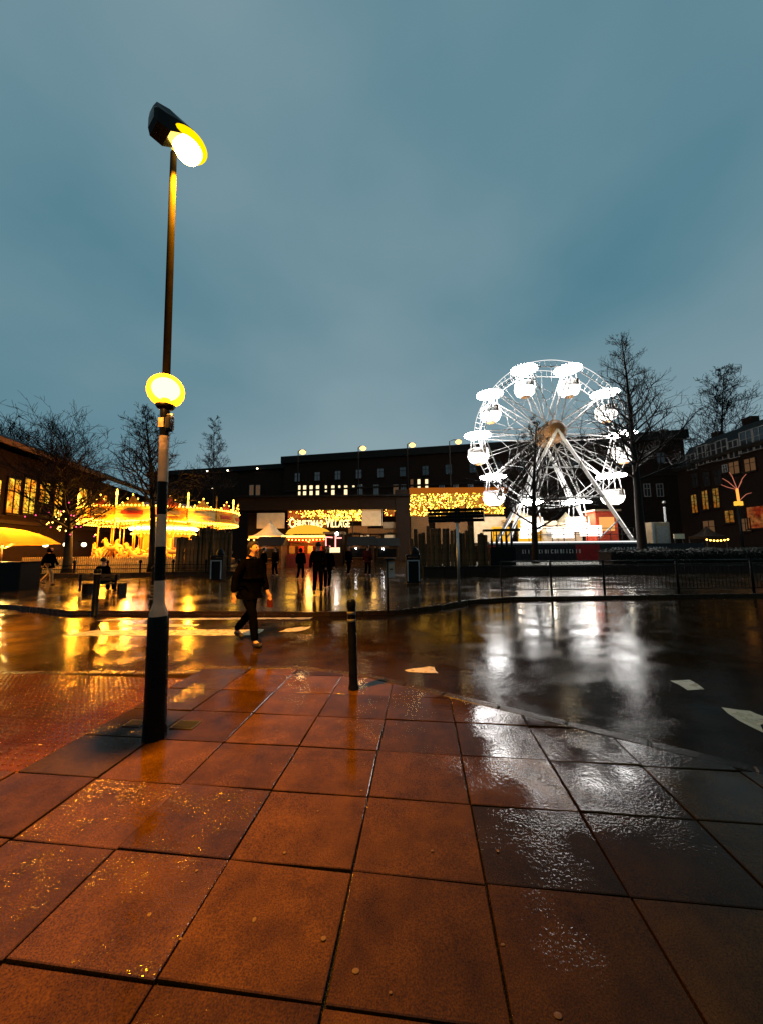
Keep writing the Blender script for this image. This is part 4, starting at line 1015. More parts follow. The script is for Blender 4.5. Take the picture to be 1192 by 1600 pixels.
hub = MB(); prof = [(.05, -1.5), (.6, -1.5), (.7, -1.35), (1.0, -1.1), (1.05, -.6), (.7, -.45), (.7, .45), (1.05, .6), (1.0, 1.1), (.6, 1.5), (.05, 1.5)]
hub.lathe(prof, n=20); hub.v = [(v[0], v[2], v[1] + HZ) for v in hub.v]
hub.build('hub', M['wood2'], wheel)
lamp('hub_fill_light', (-.9, -2.6, HZ - .9), 140, (1.0, .80, .5), wheel, .1)  # added warm fill for the hub, no lamp stands there
for k in range(20):
    a = 2 * math.pi * k / 20; MB().tube([(.6 * math.cos(a), -1.36, HZ + .6 * math.sin(a)), (.82 * math.cos(a), -1.12, HZ + .82 * math.sin(a))], .05, 4).build('hub_bolt', M['gold'], wheel)
# gondolas: part gondola (bowl) with sub-parts
def gondola_parts():
    bowl_ = MB().lathe([(.03, -2.62), (.45, -2.6), (.75, -2.42), (.92, -2.05), (.95, -1.9), (.90, -1.9), (.7, -2.3), (.03, -2.4)], n=20)
    can = MB().lathe([(.02, .15), (.35, .13), (.75, .06), (1.0, -.02), (1.02, -.06), (.8, -.09), (.3, -.13), (.02, -.13)], n=24)
    post_ = MB()
    for a in (0.6, 2.5, 3.8, 5.6): post_.tube([(.80 * math.cos(a), .80 * math.sin(a), -1.95), (.55 * math.cos(a), .55 * math.sin(a), -.1)], .03, 5)
    wind = MB().lathe([(.94, -1.9), (.90, -1.35), (.88, -1.35), (.92, -1.9)], n=20)
    back = MB().box((.22, -.84, -1.62), (.44, .05, .62))
    foot = MB().lathe([(.3, -2.63), (.42, -2.66), (.3, -2.72), (.02, -2.73)], n=12)
    return bowl_, can, post_, wind, back, foot
acr = bpy.data.materials.new('frosted_acrylic'); acr.use_nodes = True
_b = acr.node_tree.nodes['Principled BSDF']; _b.inputs['Base Color'].default_value = (.75, .7, .66, 1); _b.inputs['Alpha'].default_value = .35; _b.inputs['Roughness'].default_value = .3
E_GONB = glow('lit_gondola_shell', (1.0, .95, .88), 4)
E_CAN = glow('lit_gondola_canopy', (1.0, .97, .94), 80)
gproto = None
for k in range(NS):
    v = rv(k, WR - .1, 0); loc = (v.x, 0, v.z)
    if gproto is None:
        bw, cn, po, wi, bk, fo = gondola_parts()
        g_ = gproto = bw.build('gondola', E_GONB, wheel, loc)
        cbl = MB()  # rings of bulbs added so the bright canopy edge sparkles
        for j in range(26): cbl.octa((1.13 * math.cos(2 * math.pi * j / 26), 1.13 * math.sin(2 * math.pi * j / 26), -.04), .075)
        for j in range(14): cbl.octa((.62 * math.cos(2 * math.pi * j / 14), .62 * math.sin(2 * math.pi * j / 14), .16), .065)
        subs = [tag(cbl.build('added_sparkle_bulbs', E_WHITE, g_), kind='stuff'), cn.build('canopy', E_CAN, g_), po.build('canopy_posts', M['wheelw'], g_), wi.build('windscreen', acr, g_), bk.build('seat_back', M['wood2'], g_), fo.build('footwell', M['wood2'], g_)]
    else:
        g_ = part(gproto, 'gondola', wheel, loc)
        for s in subs:
            c_ = part(s, s.name.split('.')[0], g_)
            if s.get('kind'): c_['kind'] = s['kind']
# support frames
zd = hz(870, 846, WY - 2)
def leg(px_foot, Y, y0, m_=None, w=.30):
    x = gx(px_foot, Y) - wh_c.x; a = Vector((0, y0, HZ)); b = Vector((x, Y - WY, zd)); d = b - a
    o = MB().tube([a, b], [w * .55, w * .62], 4, sm=False).build('support_leg', M['wheelw'], wheel)
    s = MB().tube([a.lerp(b, .1) + Vector((.0, -w * .7, 0)), a.lerp(b, .97) + Vector((0, -w * .7, 0))], .035, 4).build('led_strip', E_TUBE, o)
    return a, b
la = leg(776, 29.0, -1.45); lb = leg(990, 29.0, -1.45); leg(795, 33.4, 1.5); lc = leg(930, 33.4, 1.5)
for u in (.35, .62):
    MB().tube([la[0].lerp(la[1], u), lb[0].lerp(lb[1], u)], .07, 5).build('cross_brace', M['wheelw'], wheel)
for (p_, q_) in ((at(935, 842, 29), at(968, 810, 29)), (at(790, 842, 29), at(812, 806, 29))):
    MB().tube([p_ - Vector((wh_c.x, WY, 0)), q_ - Vector((wh_c.x, WY, 0))], .06, 5).build('strut', M['wheelw'], wheel)
# platform trailer, deck rail and ticket booth
dx0, dx1 = gx(765, 28.6) - wh_c.x, gx(1002, 28.6) - wh_c.x
MB().box(((dx0 + dx1) / 2, 1.0, zd - .15), (dx1 - dx0, 6.6, .3)).build('deck', M['steel'], wheel)
MB().box(((dx0 + dx1) / 2, 1.0, zd / 2 - .2), (dx1 - dx0 - .6, 5.6, zd - .5)).build('trailer_bed', M['blackr'], wheel)
MB().box(((dx0 + dx1) / 2, -2.34, zd - .05), (dx1 - dx0, .05, .10)).build('deck_edge_light', E_TUBE, wheel)
dr = MB()
for k in range(13):
    x = dx0 + .4 + (dx1 - dx0 - .8) * k / 12; dr.tube([(x, -2.2, zd), (x, -2.2, zd + 1.05)], .03, 5)
for z in (.55, 1.05): dr.tube([(dx0 + .4, -2.2, zd + z), (dx1 - .4, -2.2, zd + z)], .03, 5)
dr.build('deck_rail', M['dsteel'], wheel)
def pxl(px, Y=30.5): return gx(px, Y) - wh_c.x
bo = MB().box((pxl(950), .3, zd + 1.3), (1.9, 1.6, 2.6)).build('ticket_booth', M['redp'], wheel)
MB().box((pxl(950), -.52, zd + 1.5), (1.3, .06, 1.2)).build('booth_window', glow('booth_window_light', (1, .45, .12), 1.0, False), bo)
MB().box((pxl(950), .2, zd + 2.68), (2.3, 2.0, .14)).build('booth_roof', M['white'], bo)
for (px, w, h, m_) in ((845, 2.2, 2.0, E_YELLOWPANEL), (795, 1.6, 1.4, E_YELLOWPANEL), (872, 1.9, 1.9, M['white']), (911, 2.2, 1.7, M['white'])):
    MB().bbox((pxl(px), 1.6, zd + h / 2 + .05), (w, .3, h), .05).build('backboard', m_, wheel)
MB().lathe([(.02, .45), (.6, .4), (.62, -.4), (.02, -.45)], (pxl(876), .6, zd + .9), 14).build('queue_drum', M['wheelw'], wheel)
E_FRONT = glow('lit_front_panel', (1, .93, .82), 2.5)
for k, (px, w, z) in enumerate(((818, 1.0, .75), (876, 1.9, .75), (920, 1.9, .9))):
    MB().bbox((pxl(px), -.9, zd + z), (w, .12, .9), .05).build('lit_front_panel', E_FRONT, wheel)
for px, pw in ((800, 320), (850, 420), (905, 420), (965, 90)):
    lamp('platform_flood', (pxl(px), -1.6, zd + 1.6), pw * .35, (1.0, .86, .68), wheel, .15)
for k in range(0, NS, 1):
    v = rv(k, WR - .1, 0); lamp('gondola_lamp', (v.x, -.2, v.z - .75), 40, (1.0, .95, .9), wheel, .12)
# banner round the trailer foot
BY = 28.2
bn = thing('wheel_banner', (gx(763, BY), BY, 0), 'long black and red banner along the foot of the observation wheel', 'banner')
bw_ = gx(1100, BY) - gx(763, BY); zb1, zb0 = hz(900, 850, BY), hz(900, 882, BY)
MB().box((bw_ / 2, 0, (zb0 + zb1) / 2), (bw_, .06, zb1 - zb0)).build('sheet', M['bannerb'], bn)
for x0_, x1_ in ((0, .55), (gx(900, BY) - gx(763, BY), gx(936, BY) - gx(763, BY))):
    w = x1_ - x0_; MB().add([(x0_, -.036, zb0 + .1), (x0_ + w, -.036, zb0 + .1), (x0_ + w, -.036, zb1 - .05), (x0_ + w * .45, -.036, zb1 - .05), (x0_ - .1, -.036, zb1 - .05)] , [(0, 1, 2, 3, 4)]).build('red_field', M['bannerr'], bn)
rg = random.Random(31)
for (pa, pb_, py) in ((815, 905, 862), (955, 1040, 858)):
    x = gx(pa, BY) - gx(763, BY); xe = gx(pb_, BY) - gx(763, BY); z = hz(pa, py, BY)
    while x < xe:
        w = rg.uniform(.10, .2); lt = MB(); k = rg.randrange(4); h = .3
        lt.box((x + .03, -.034, z), (.05, .01, h))
        if k != 1: lt.box((x + w * .55, -.035, z + h / 2 - .03), (w * .8, .01, .05))
        if k in (0, 2): lt.box((x + w * .55, -.035, z - h / 2 + .03), (w * .8, .01, .05))
        if k in (2, 3): lt.box((x + w - .02, -.034, z), (.045, .01, h))
        lt.build('faded_letter', M['bannerw'], bn); x += w + .1
for k in range(9): MB().tube([(bw_ * k / 8, .1, 0), (bw_ * k / 8, .1, zb1 + .1)], .03, 5).build('stake', M['blackr'], bn)
# white cabin and flue pole right of the wheel
p = at(1033, 857, 31); cab = thing('site_cabin', (p.x, 31, 0), 'pale box cabin standing to the right of the wheel', 'cabin'); cw = gx(1047, 31) - gx(1018, 31)
zc1 = hz(1033, 816, 31)
MB().bbox((0, .8, zc1 / 2), (cw, 1.8, zc1), .03).build('body', M['white'], cab)
MB().box((-cw / 2 + .12, -.13, zc1 / 2), (.2, .04, zc1 - .1)).build('corner_post', M['steel'], cab)
MB().box((.12, -.13, zc1 - 1.3), (cw * .62, .04, 1.9)).build('door', M['grey'], cab)
p = at(1043, 857, 33); fl = thing('flue_pole', (p.x, 33, 0), 'thin white pole rising behind the pale cabin', 'pole')
MB().tube([(0, 0, 0), (0, 0, hz(1040, 792, 33))], .09, 8).build('shaft', M['wheelw'], fl)
MB().ball((0, 0, hz(1040, 785, 33)), .16, 8).build('lamp_head', M['steel'], fl)
p = at(1060, 837, 30); nbx = thing('notice_board', (p.x, 30, 0), 'small pinkish notice board right of the pale cabin', 'board')
MB().box((0, 0, hz(1060, 838, 30)), (.9, .06, .42)).build('board', M['canvas'], nbx)
for sx in (-1, 1): MB().tube([(sx * .35, .06, 0), (sx * .35, .06, hz(1060, 838, 30))], .03, 5).build('leg', M['dsteel'], nbx)

# ------------------------------------------------------------------ distant street lamps
for i, (px, py, lab) in enumerate([(473, 706, 'bright street lamp above the row of lit hall windows'), (567, 700, 'second bright street lamp along the hall roof'), (643, 695, 'third bright street lamp along the hall roof'), (715, 690, 'bright street lamp just left of the wheel')]):
    Y = 46.0; P = at(px, py, Y); t = thing('street_lamp', (P.x, Y, 0), lab, 'street lamp', 0, 'tall street lamps')
    off = -1.1 if i == 3 else -.6
    MB().tube([(off, .2, 0), (off, .2, P.z * .8), (off, .2, P.z + .12), (off * .5, .1, P.z + .3), (0, 0, P.z + .2)], [.11, .08, .06, .05, .04], 8).build('column', M['blackr'] if i < 3 else M['dsteel'], t)
    MB().bbox((.05, 0, P.z + .16), (.8, .3, .16), .04).build('head', M['dsteel'], t)
    MB().ball((.05, -.02, P.z - .05), .40, 12, (1.1, .8, .8)).build('lens', E_FLOOD, t)
    lamp('street_light', (.05, -.35, P.z - .35), 160, (1.0, .62, .25), t, .15)

# ------------------------------------------------------------------ parasol and counter at the left
PYY = 16.0
pc = at(4, 857, PYY); ps = thing('parasol', (pc.x, PYY, 0), 'orange lit parasol at the left edge of the square', 'parasol')
prx = (gx(79, PYY) - pc.x) * .93; zr, za = hz(79, 851, PYY), hz(12, 826, PYY)
cm = MB(); n_ = 8; vs = [(0, 0, za + .05)]; K = 5
for k in range(1, K + 1):
    u = k / K
    for j in range(16):
        a = 2 * math.pi * j / 16; rr_ = prx * u * (1 if j % 2 == 0 else .965); vs.append((rr_ * math.cos(a), rr_ * math.sin(a), zr + (za - zr) * (1 - u ** 2.2) - (0 if j % 2 == 0 else -.03 * u)))
fs = [(0, 1 + j, 1 + (j + 1) % 16) for j in range(16)]
for k in range(K - 1): fs += [(1 + k * 16 + j, 1 + (k + 1) * 16 + j, 1 + (k + 1) * 16 + (j + 1) % 16, 1 + k * 16 + (j + 1) % 16) for j in range(16)]
cm.add(vs, fs, True)
trl = bpy.data.materials.new('orange_translucent_canvas'); trl.use_nodes = True; _t = trl.node_tree; _o = [n_ for n_ in _t.nodes if n_.type == 'OUTPUT_MATERIAL'][0]
_d = _t.nodes.new('ShaderNodeBsdfDiffuse'); _d.inputs[0].default_value = (.85, .36, .03, 1); _tr = _t.nodes.new('ShaderNodeBsdfTranslucent'); _tr.inputs[0].default_value = (.9, .40, .03, 1)
_ms = _t.nodes.new('ShaderNodeMixShader'); _ms.inputs[0].default_value = .6; _t.links.new(_d.outputs[0], _ms.inputs[1]); _t.links.new(_tr.outputs[0], _ms.inputs[2]); _t.links.new(_ms.outputs[0], _o.inputs[0])
cmo = cm.build('canopy', trl, ps); cmo.location = (0, 0, 0); cmo.rotation_euler = (.0, -.03, 0)
MB().tube([(0, 0, 0), (0, 0, za)], .03, 8).build('pole', M['wood2'], ps)
for j in range(8):
    a = 2 * math.pi * j / 8; MB().tube([(0, 0, zr - .2), (prx * .55 * math.cos(a), prx * .55 * math.sin(a), zr + (za - zr) * .66)], .012, 4).build('rib', M['wood2'], ps)
MB().lathe([(.35, 0), (.35, .06), (.08, .1)], n=16).build('foot', M['blackr'], ps)
lamp('parasol_fill_light', (0, .0, zr + .02), 1300, (1, .55, .12), ps, .08)  # added light under the canopy to make the canvas glow
kc = at(5, 857, 14.5); kio = thing('kiosk_counter', (kc.x, 14.5, 0), 'black kiosk counter with a pale beaded top edge below the parasol', 'counter')
kx0, kx1 = gx(-50, 14.5) - kc.x, gx(37, 14.5) - kc.x; zk = hz(20, 879, 14.5)
MB().bbox(((kx0 + kx1) / 2, .4, zk / 2), (kx1 - kx0, .9, zk), .03).build('body', M['blackr'], kio)
bd = MB()
for k in range(24): bd.octa((kx0 + (kx1 - kx0) * (k + .5) / 24, -.08, zk + .02), .03)
tag(bd.build('beaded_edge', M['white'], kio), kind='stuff')
MB().bbox(((kx0 + kx1) / 2, .4, zk + .01), (kx1 - kx0 + .06, .96, .03), .01).build('top', M['black'], kio)

# light tree ornament by the terrace
p = at(1160, 857, 33); pt = thing('light_sculpture', (p.x, 33, 0), 'palm-shaped light sculpture glowing red and yellow before the terrace', 'light sculpture')
zl = hz(1160, 785, 33)
MB().tube([(0, 0, 0), (0, 0, zl)], .12, 8).build('trunk', M['blackr'], pt)
MB().bbox((0, -.05, zl - .1), (.7, .3, .4), .05).build('lit_base', glow('sculpture_base_glow', (1, .5, .05), 1.2, False), pt)
MB().tube([(0, -.1, zl), (-.05, -.1, zl + 1.3)], .10, 6).build('lit_stem', glow('orange_tube', (1, .3, .05), 1.8, False), pt)
for (x, z) in ((-1.5, 1.7), (-1.3, 2.3), (-.6, 2.9), (1.0, 2.7), (.5, 2.0), (1.3, .9)):
    MB().tube([(0, -.1, zl + (1.2 if z > 1 else .1)), (x * .6, -.1, zl + z * .85), (x, -.1, zl + z)], [.03, .03, .02], 5).build('lit_frond', glow('red_tube', (1, .30, .18), .5, False), pt)

# ------------------------------------------------------------------ bare winter trees
def tree(base, H, label, seed, lean=(0, 0), spread=.30, first=.25, nb=34, rad=.14, upright=.75, twig=1.0, round_=False, tmin=.009):
    rg = random.Random(seed)
    t = thing('bare_tree', base, label, 'tree', 0, 'bare trees of the square')
    tr = MB(); cr_ = MB()
    pts = []; K = 12; wob = Vector((0, 0, 0))
    topf = .62 if round_ else 1.0
    for i in range(K + 1):
        u = i / K; wob += Vector((rg.gauss(0, .03), rg.gauss(0, .03), 0)) * H * .06
        pts.append(Vector((lean[0] * u * u, lean[1] * u * u, H * u * topf)) + wob * u)
    rads = [max(tmin, rad * (1 - .93 * (i / K)) * (1.35 if i == 0 else 1)) for i in range(K + 1)]
    tr.tube(pts, rads, 8)
    def along(u):
        f = u * K; i = min(K - 1, int(f)); return pts[i].lerp(pts[i + 1], f - i), rads[i]
    def branch(p, d, length, r, lvl):
        n_ = 4 if lvl < 2 else 3; q = [p]; c = p.copy(); dd = d.normalized()
        for k in range(n_):
            dd = (dd + Vector((rg.gauss(0, .16), rg.gauss(0, .16), rg.gauss(.07 * upright, .10)))).normalized()
            c = c + dd * (length / n_); q.append(c.copy())
        rs = [max(tmin, r * (1 - .75 * k / n_)) for k in range(n_ + 1)]
        cr_.tube(q, rs, 5 if lvl == 0 else (4 if lvl == 1 else 3), cap=False)
        if lvl >= 3: return
        cnt = int([7, 4, 2][lvl] * twig)
        for k in range(cnt):
            u = rg.uniform(.15, 1.0); f = u * n_; i = min(n_ - 1, int(f)); s = q[i].lerp(q[i + 1], f - i)
            ax = (q[i + 1] - q[i]).normalized(); o = Vector((rg.gauss(0, 1), rg.gauss(0, 1), rg.gauss(0, .7))); o = (o - ax * o.dot(ax)).normalized()
            branch(s, ax * .75 + o * .75 + Vector((0, 0, .18 * upright)), length * rg.uniform(.38, .66), max(tmin, r * .5), lvl + 1)
    for k in range(nb):
        u = first + (1 - first) * ((k + rg.random()) / nb); p, r0 = along(min(.99, u)); a = k * 2.4 + rg.uniform(-.4, .4)
        if round_: L_ = H * spread * rg.uniform(.8, 1.25); el = .35 + 1.0 * (u - first) / (1 - first)
        else: L_ = H * spread * (1.12 - u) * rg.uniform(.75, 1.2); el = .45 + .5 * upright * u
        branch(p, Vector((math.cos(a) * math.cos(el), math.sin(a) * math.cos(el), math.sin(el))), L_, max(tmin, r0 * .45), 0)
    tr.build('trunk', M['bark'], t); cr_.build('crown', M['bark'], t)
    return t
def tree_at(px, py, top_px, top_py, label, seed, z=0.0, Y=None, **k):
    p = gp(px, py, z) if Y is None else Vector((gx(px, Y), Y, 0)); tp = at(top_px, top_py, p.y)
    return tree((p.x, p.y, z), tp.z - z, label, seed, lean=(tp.x - p.x, 0), **k)
tree_at(108, 904, 112, 634, 'bare round-headed tree at the edge of the carousel, over the pale picket fence', 3, Y=21.6, spread=.25, first=.40, nb=40, rad=.26, round_=True)
tree_at(240, 904, 228, 645, 'bare tree directly behind the lamp post', 5, Y=21.8, spread=.36, first=.35, nb=36, rad=.24)
tree_at(331, 890, 333, 655, 'thin bare tree rising above the carousel palisade', 8, Y=31, spread=.22, first=.45, nb=30, rad=.12)
tree_at(835, 890, 838, 655, 'small bare tree standing before the hub of the wheel', 12, Y=24.5, spread=.36, first=.24, nb=26, rad=.26, tmin=.010)
tree_at(1003, 890, 964, 533, 'tallest bare tree overlapping the right rim of the wheel', 15, Y=25.5, spread=.29, first=.36, nb=42, rad=.34, tmin=.008)
tree_at(1137, 860, 1130, 578, 'bare tree rising above the middle terrace roof', 18, Y=54, spread=.34, first=.35, nb=44, rad=.34, tmin=.022)
tree_at(20, 870, 18, 662, 'bare tree behind the roof at the left edge', 22, Y=58, spread=.32, first=.4, nb=26, rad=.3, round_=True, tmin=.03)
# pink and white bulbs strung in the round-headed tree
fl_ = thing('tree_light_string', (gx(108, 21.2), 21.2, 0), 'string of pink and white bulbs wound in the round-headed tree', 'light string')
rg = random.Random(55); mbp, mbw = MB(), MB()
for k in range(34):
    px, py = rg.gauss(105, 26), rg.gauss(815, 16); P = at(px, py, 21.2) - Vector((gx(108, 21.2), 21.2, 0)); P.y = rg.uniform(-.6, .6); (mbp if k % 2 else mbw).octa(P, .05)
tag(mbp.build('pink_bulbs', E_PINK, fl_), kind='stuff'); tag(mbw.build('white_bulbs', E_WARM, fl_), kind='stuff')
cab_ = MB(); cab_.tube([at(px, 815 + 10 * math.sin(px * .3), 21.2) - Vector((gx(108, 21.2), 21.2, 0)) for px in range(70, 145, 6)], .01, 4); cab_.build('cable', M['blackr'], fl_)

# ------------------------------------------------------------------ people
def skinned(name, joints, edges, material, parent, sub=2, root=0):
    names = list(joints); me = bpy.data.meshes.new(name)
    me.from_pydata([joints[n_][0] for n_ in names], [(names.index(a), names.index(b)) for a, b in edges], [])
    o = bpy.data.objects.new(name, me); C.objects.link(o); o.parent = parent
    sk_ = o.modifiers.new('skin', 'SKIN'); sk_.use_smooth_shade = True; sk_.branch_smoothing = .3
    ly = me.skin_vertices[0].data
    for i, n_ in enumerate(names):
        r = joints[n_][1]; ly[i].radius = (r, r) if not hasattr(r, '__len__') else r; ly[i].use_root = (i == root)
    s = o.modifiers.new('subdivision', 'SUBSURF'); s.levels = sub; s.render_levels = sub
    me.materials.append(material)
    return o
def person(label, p, face, h=1.75, stride=.0, arm=.0, coat='coat_black', trousers='trouser', hood=False, lean=0.0, seated=False, hair=True, skirt=False, carry=None, fingers=True, arms_bent=0.0):
    """front of the figure is local -Y"""
    t = thing('person', p, label, 'person', face, 'people on the square'); k = h / 1.75
    def V(x, y, z): return (x * k, y * k, z * k)
    J = {}
    hipz = .93 if not seated else .50
    dz = hipz - .93
    def up(x, y, z): 
        zz = z + dz; return V(x, y - lean * max(0, z - .93), zz)
    J['pelvis'] = (up(0, 0, .95), .12 * k); J['waist'] = (up(0, .01, 1.10), .12 * k); J['chest'] = (up(0, .0, 1.32), .14 * k); J['collar'] = (up(0, .01, 1.45), .075 * k)
    J['neck'] = (up(0, -.005, 1.52), .052 * k); J['jaw'] = (up(0, -.035, 1.575), .060 * k); J['face'] = (up(0, -.03, 1.645), .082 * k); J['crown'] = (up(0, -.01, 1.715), .062 * k)
    J['nose'] = (up(0, -.118, 1.63), .012 * k); J['nosetip'] = (up(0, -.132, 1.615), .010 * k)
    E_ = [('pelvis', 'waist'), ('waist', 'chest'), ('chest', 'collar'), ('collar', 'neck'), ('neck', 'jaw'), ('jaw', 'face'), ('face', 'crown'), ('face', 'nose'), ('nose', 'nosetip')]
    for s, sx in (('l', -1), ('r', 1)):
        J['ear' + s] = (up(sx * .088, -.0, 1.64), .014 * k); E_.append(('face', 'ear' + s))
        ph = stride * (1 if s == 'l' else -1); sw = -arm * (1 if s == 'l' else -1)
        J['sho' + s] = (up(sx * .18, 0, 1.40), .062 * k)
        ex, ey, ez = sx * .245, sw * -.20 + .02, 1.12
        J['elb' + s] = (up(ex, ey, ez), .043 * k)
        if arms_bent: wx, wy, wz = sx * .12, ey - .24 * arms_bent - .02, 1.10
        else: wx, wy, wz = sx * .26, ey - .06 + sw * -.14, .88
        J['wri' + s] = (up(wx, wy, wz), .030 * k)
        dirv = Vector((wx - ex, wy - ey, wz - ez)).normalized()
        pal = Vector((wx, wy, wz)) + dirv * .07; J['palm' + s] = (up(*pal), (.020 * k, .036 * k))
        E_ += [('chest', 'sho' + s), ('sho' + s, 'elb' + s), ('elb' + s, 'wri' + s), ('wri' + s, 'palm' + s)]
        if fingers:
            side = Vector((0, 1, 0)) if abs(dirv.y) < .7 else Vector((0, 0, 1))
            for q, (o_, ln_) in enumerate(((-.030, .070), (-.010, .082), (.010, .078), (.030, .060))):
                b0 = pal + dirv * .035 + side * o_; b1 = b0 + dirv * ln_ * .55; b2 = b1 + dirv * ln_ * .4 + Vector((-sx * .02, -.01, 0))
                J[f'f{s}{q}a'] = (up(*b0), .0095 * k); J[f'f{s}{q}b'] = (up(*b1), .0085 * k); J[f'f{s}{q}c'] = (up(*b2), .0075 * k)
                E_ += [('palm' + s, f'f{s}{q}a'), (f'f{s}{q}a', f'f{s}{q}b'), (f'f{s}{q}b', f'f{s}{q}c')]
            b0 = pal - side * .045 - dirv * .01; b1 = b0 - side * .018 + dirv * .04
            J[f't{s}a'] = (up(*b0), .010 * k); J[f't{s}b'] = (up(*b1), .008 * k); E_ += [('palm' + s, f't{s}a'), (f't{s}a', f't{s}b')]
        if seated:
            J['hip' + s] = (V(sx * .09, -.02, hipz), .085 * k); J['kne' + s] = (V(sx * .11, -.42, .50), .06 * k); J['ank' + s] = (V(sx * .11, -.44, .09), .04 * k); J['toe' + s] = (V(sx * .12, -.58, .035), .03 * k)
        else:
            J['hip' + s] = (V(sx * .09, 0, .90), .085 * k)
            back = max(0, -ph)
            J['kne' + s] = (V(sx * .095, -.22 * ph - .04 - .10 * back, .50 + .03 * abs(ph)), .058 * k)
            J['ank' + s] = (V(sx * .095, -.40 * ph + .03 + .12 * back, .085 + .13 * back), .038 * k)
            J['toe' + s] = (V(sx * .105, -.40 * ph - .11 + .10 * back, .032 + .03 * back), .030 * k)
        E_ += [('pelvis', 'hip' + s), ('hip' + s, 'kne' + s), ('kne' + s, 'ank' + s), ('ank' + s, 'toe' + s)]
    skinned('body', J, E_, M['skin'], t)
    # clothing, each a continuous shell over the body
    T = {n_: (J[n_][0], J[n_][1]) for n_ in ('pelvis', 'waist', 'chest', 'collar', 'shol', 'shor', 'elbl', 'elbr', 'wril', 'wrir')}
    hem = V(0, 0, (.80 if not skirt else .62) + (0 if not seated else -.28)); T['hem'] = ((hem[0], J['pelvis'][0][1], hem[2]), .175 * k if not skirt else .21 * k)
    T['pelvis'] = (T['pelvis'][0], .175 * k); T['waist'] = (T['waist'][0], .165 * k); T['chest'] = (T['chest'][0], .185 * k); T['collar'] = (T['collar'][0], .10 * k)
    for s in 'lr':
        T['sho' + s] = (T['sho' + s][0], .088 * k); T['elb' + s] = (T['elb' + s][0], .066 * k); T['wri' + s] = (T['wri' + s][0], .052 * k)
    TE = [('hem', 'pelvis'), ('pelvis', 'waist'), ('waist', 'chest'), ('chest', 'collar'), ('chest', 'shol'), ('chest', 'shor'), ('shol', 'elbl'), ('shor', 'elbr'), ('elbl', 'wril'), ('elbr', 'wrir')]
    skinned('coat', T, TE, M[coat], t)
    L_ = {'pelvis': (J['pelvis'][0], .14 * k)}; LE = []
    for s in 'lr':
        L_['hip' + s] = (J['hip' + s][0], .105 * k); L_['kne' + s] = (J['kne' + s][0], .078 * k); a = J['ank' + s][0]; L_['ank' + s] = (a, .064 * k)
        LE += [('pelvis', 'hip' + s), ('hip' + s, 'kne' + s), ('kne' + s, 'ank' + s)]
    skinned('trousers', L_, LE, M[trousers], t)
    for s in 'lr':
        a, b = Vector(J['ank' + s][0]), Vector(J['toe' + s][0])
        S = {'heel': (tuple(a + Vector((0, .03, -.045)) * k), .042 * k), 'mid': (tuple(a.lerp(b, .5) + Vector((0, 0, -.015)) * k), .048 * k), 'toe': (tuple(b + Vector((0, -.03, .008)) * k), .036 * k)}
        skinned('shoe', S, [('heel', 'mid'), ('mid', 'toe')], M['shoe'], t, 2)
    c = Vector(J['crown'][0]); f_ = Vector(J['face'][0])
    if hood:
        S = {'a': (J['collar'][0], .11 * k), 'b': (tuple(f_ + Vector((0, .05, -.03)) * k), .118 * k), 'c': (tuple(c + Vector((0, .03, .0)) * k), .095 * k)}
        skinned('hood', S, [('a', 'b'), ('b', 'c')], M[coat], t)
    elif hair:
        hb = MB(); hb.ball((0, 0, 0), 1, 14); hb.v = [v for v in hb.v]
        vv = []
        for (x, y, z) in hb.v:
            if y < -.35 and z < .45: y = -.35 + (y + .35) * .15; 
            if z < -.35: z = -.35 + (z + .35) * .4; x *= .92
            vv.append((c.x + x * .097 * k, c.y + .018 * k + y * .112 * k, c.z - .045 * k + z * .098 * k))
        hb.v = vv; hb.build('hair', M['hair'], t)
    ey = MB()
    for sx in (-1, 1): ey.ball((f_.x + sx * .030 * k, f_.y - .076 * k, f_.z + .012 * k), .0105 * k, 8)
    tag(ey.build('eyes', M['blackr'], t), kind='stuff')
    MB().ball((f_.x, f_.y - .072 * k, f_.z - .052 * k), .02 * k, 8, (1, .5, .28)).build('mouth', mat('lip', (.3, .10, .08), .5), t)
    if carry == 'bag':
        w = Vector(J['palmr'][0])
        b_ = MB().bbox((w.x + .02, w.y - .02, w.z - .16), (.06, .13, .15), .02).build('shoulder_bag', M['coat_red'], t)
        MB().tube([(w.x + .02, w.y - .06, w.z - .09), (w.x, w.y - .01, w.z + .0), (w.x + .02, w.y + .04, w.z - .09)], .009, 5).build('handle', M['white'], b_)
    return t
pm = gp(388, 1006, ROADZ)
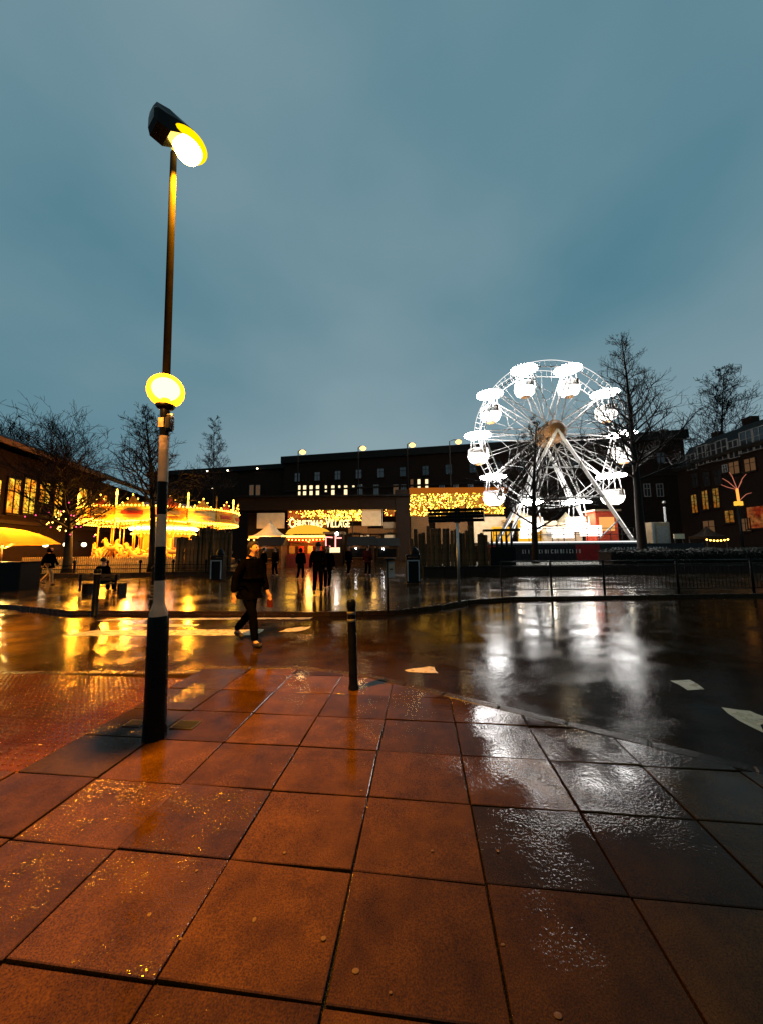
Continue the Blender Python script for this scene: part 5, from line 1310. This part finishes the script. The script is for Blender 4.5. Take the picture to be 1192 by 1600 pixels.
person('man in dark clothes stepping across the zebra crossing, red bag in hand', (pm.x, pm.y, ROADZ), math.radians(62), 1.83, stride=.75, arm=.35, lean=.10, carry='bag')
p = gp(497, 929); person('brown-coated walker seen from behind on the wet square, middle of the group', (p.x, p.y, 0), math.pi + .1, 1.82, stride=.45, arm=.2, coat='coat_brown', fingers=False)
p = gp(470, 907); person('small walker in a long flared dark coat further off by the red stall', (p.x, p.y, 0), math.pi - .2, 1.66, stride=.3, arm=.1, skirt=True, hood=True, fingers=False)
p = gp(512, 921); person('dim figure standing right of the brown-coated walker', (p.x, p.y, 0), .4, 1.70, stride=.2, arm=.1, coat='coat_black', fingers=False)
p = gp(75, 914); person('hooded person in a dark jacket and pale trousers walking by the parasol', (p.x, p.y, 0), math.radians(100), 1.78, stride=.6, arm=.45, trousers='trouser_pale', hood=True, fingers=False)
p = gp(159, 928); person('dark-haired person seated on the bench facing the carousel', (p.x, p.y, 0), math.pi, 1.75, seated=True, arms_bent=.6, fingers=False)
for i, (px, py, lab, face) in enumerate([(412, 904, 'shadowy onlooker in front of the dark hut, behind the walking man', 2.4), (430, 901, 'shadowy onlooker between the dark hut and the red stall', -.5), (545, 899, 'shadowy onlooker below the garland hut', 1.0), (575, 900, 'shadowy onlooker in front of the hut by the marker post', 2.8)]):
    p = gp(px, py); person(lab, (p.x, p.y, 0), face, 1.66 + .03 * i, stride=.15, arm=.1, coat=['coat_black', 'coat_brown', 'coat_black', 'coat_red'][i], fingers=False)
# bench under the seated person
p = gp(159, 928); be = thing('bench', (p.x, p.y, 0), 'dark bench carrying the seated person', 'bench', math.pi)
for k in range(4): MB().box((0, -.32 + .11 * k, .37), (1.5, .09, .04)).build('seat_slat', M['wood'], be)
for k in range(2): MB().box((0, .16, .55 + .14 * k), (1.5, .03, .10)).build('back_slat', M['wood'], be)
for sx in (-1, 1):
    MB().box((sx * .65, -.15, .175), (.06, .42, .345)).build('leg', M['blackr'], be)
    MB().box((sx * .65, .195, .42), (.06, .04, .6)).build('back_post', M['blackr'], be)
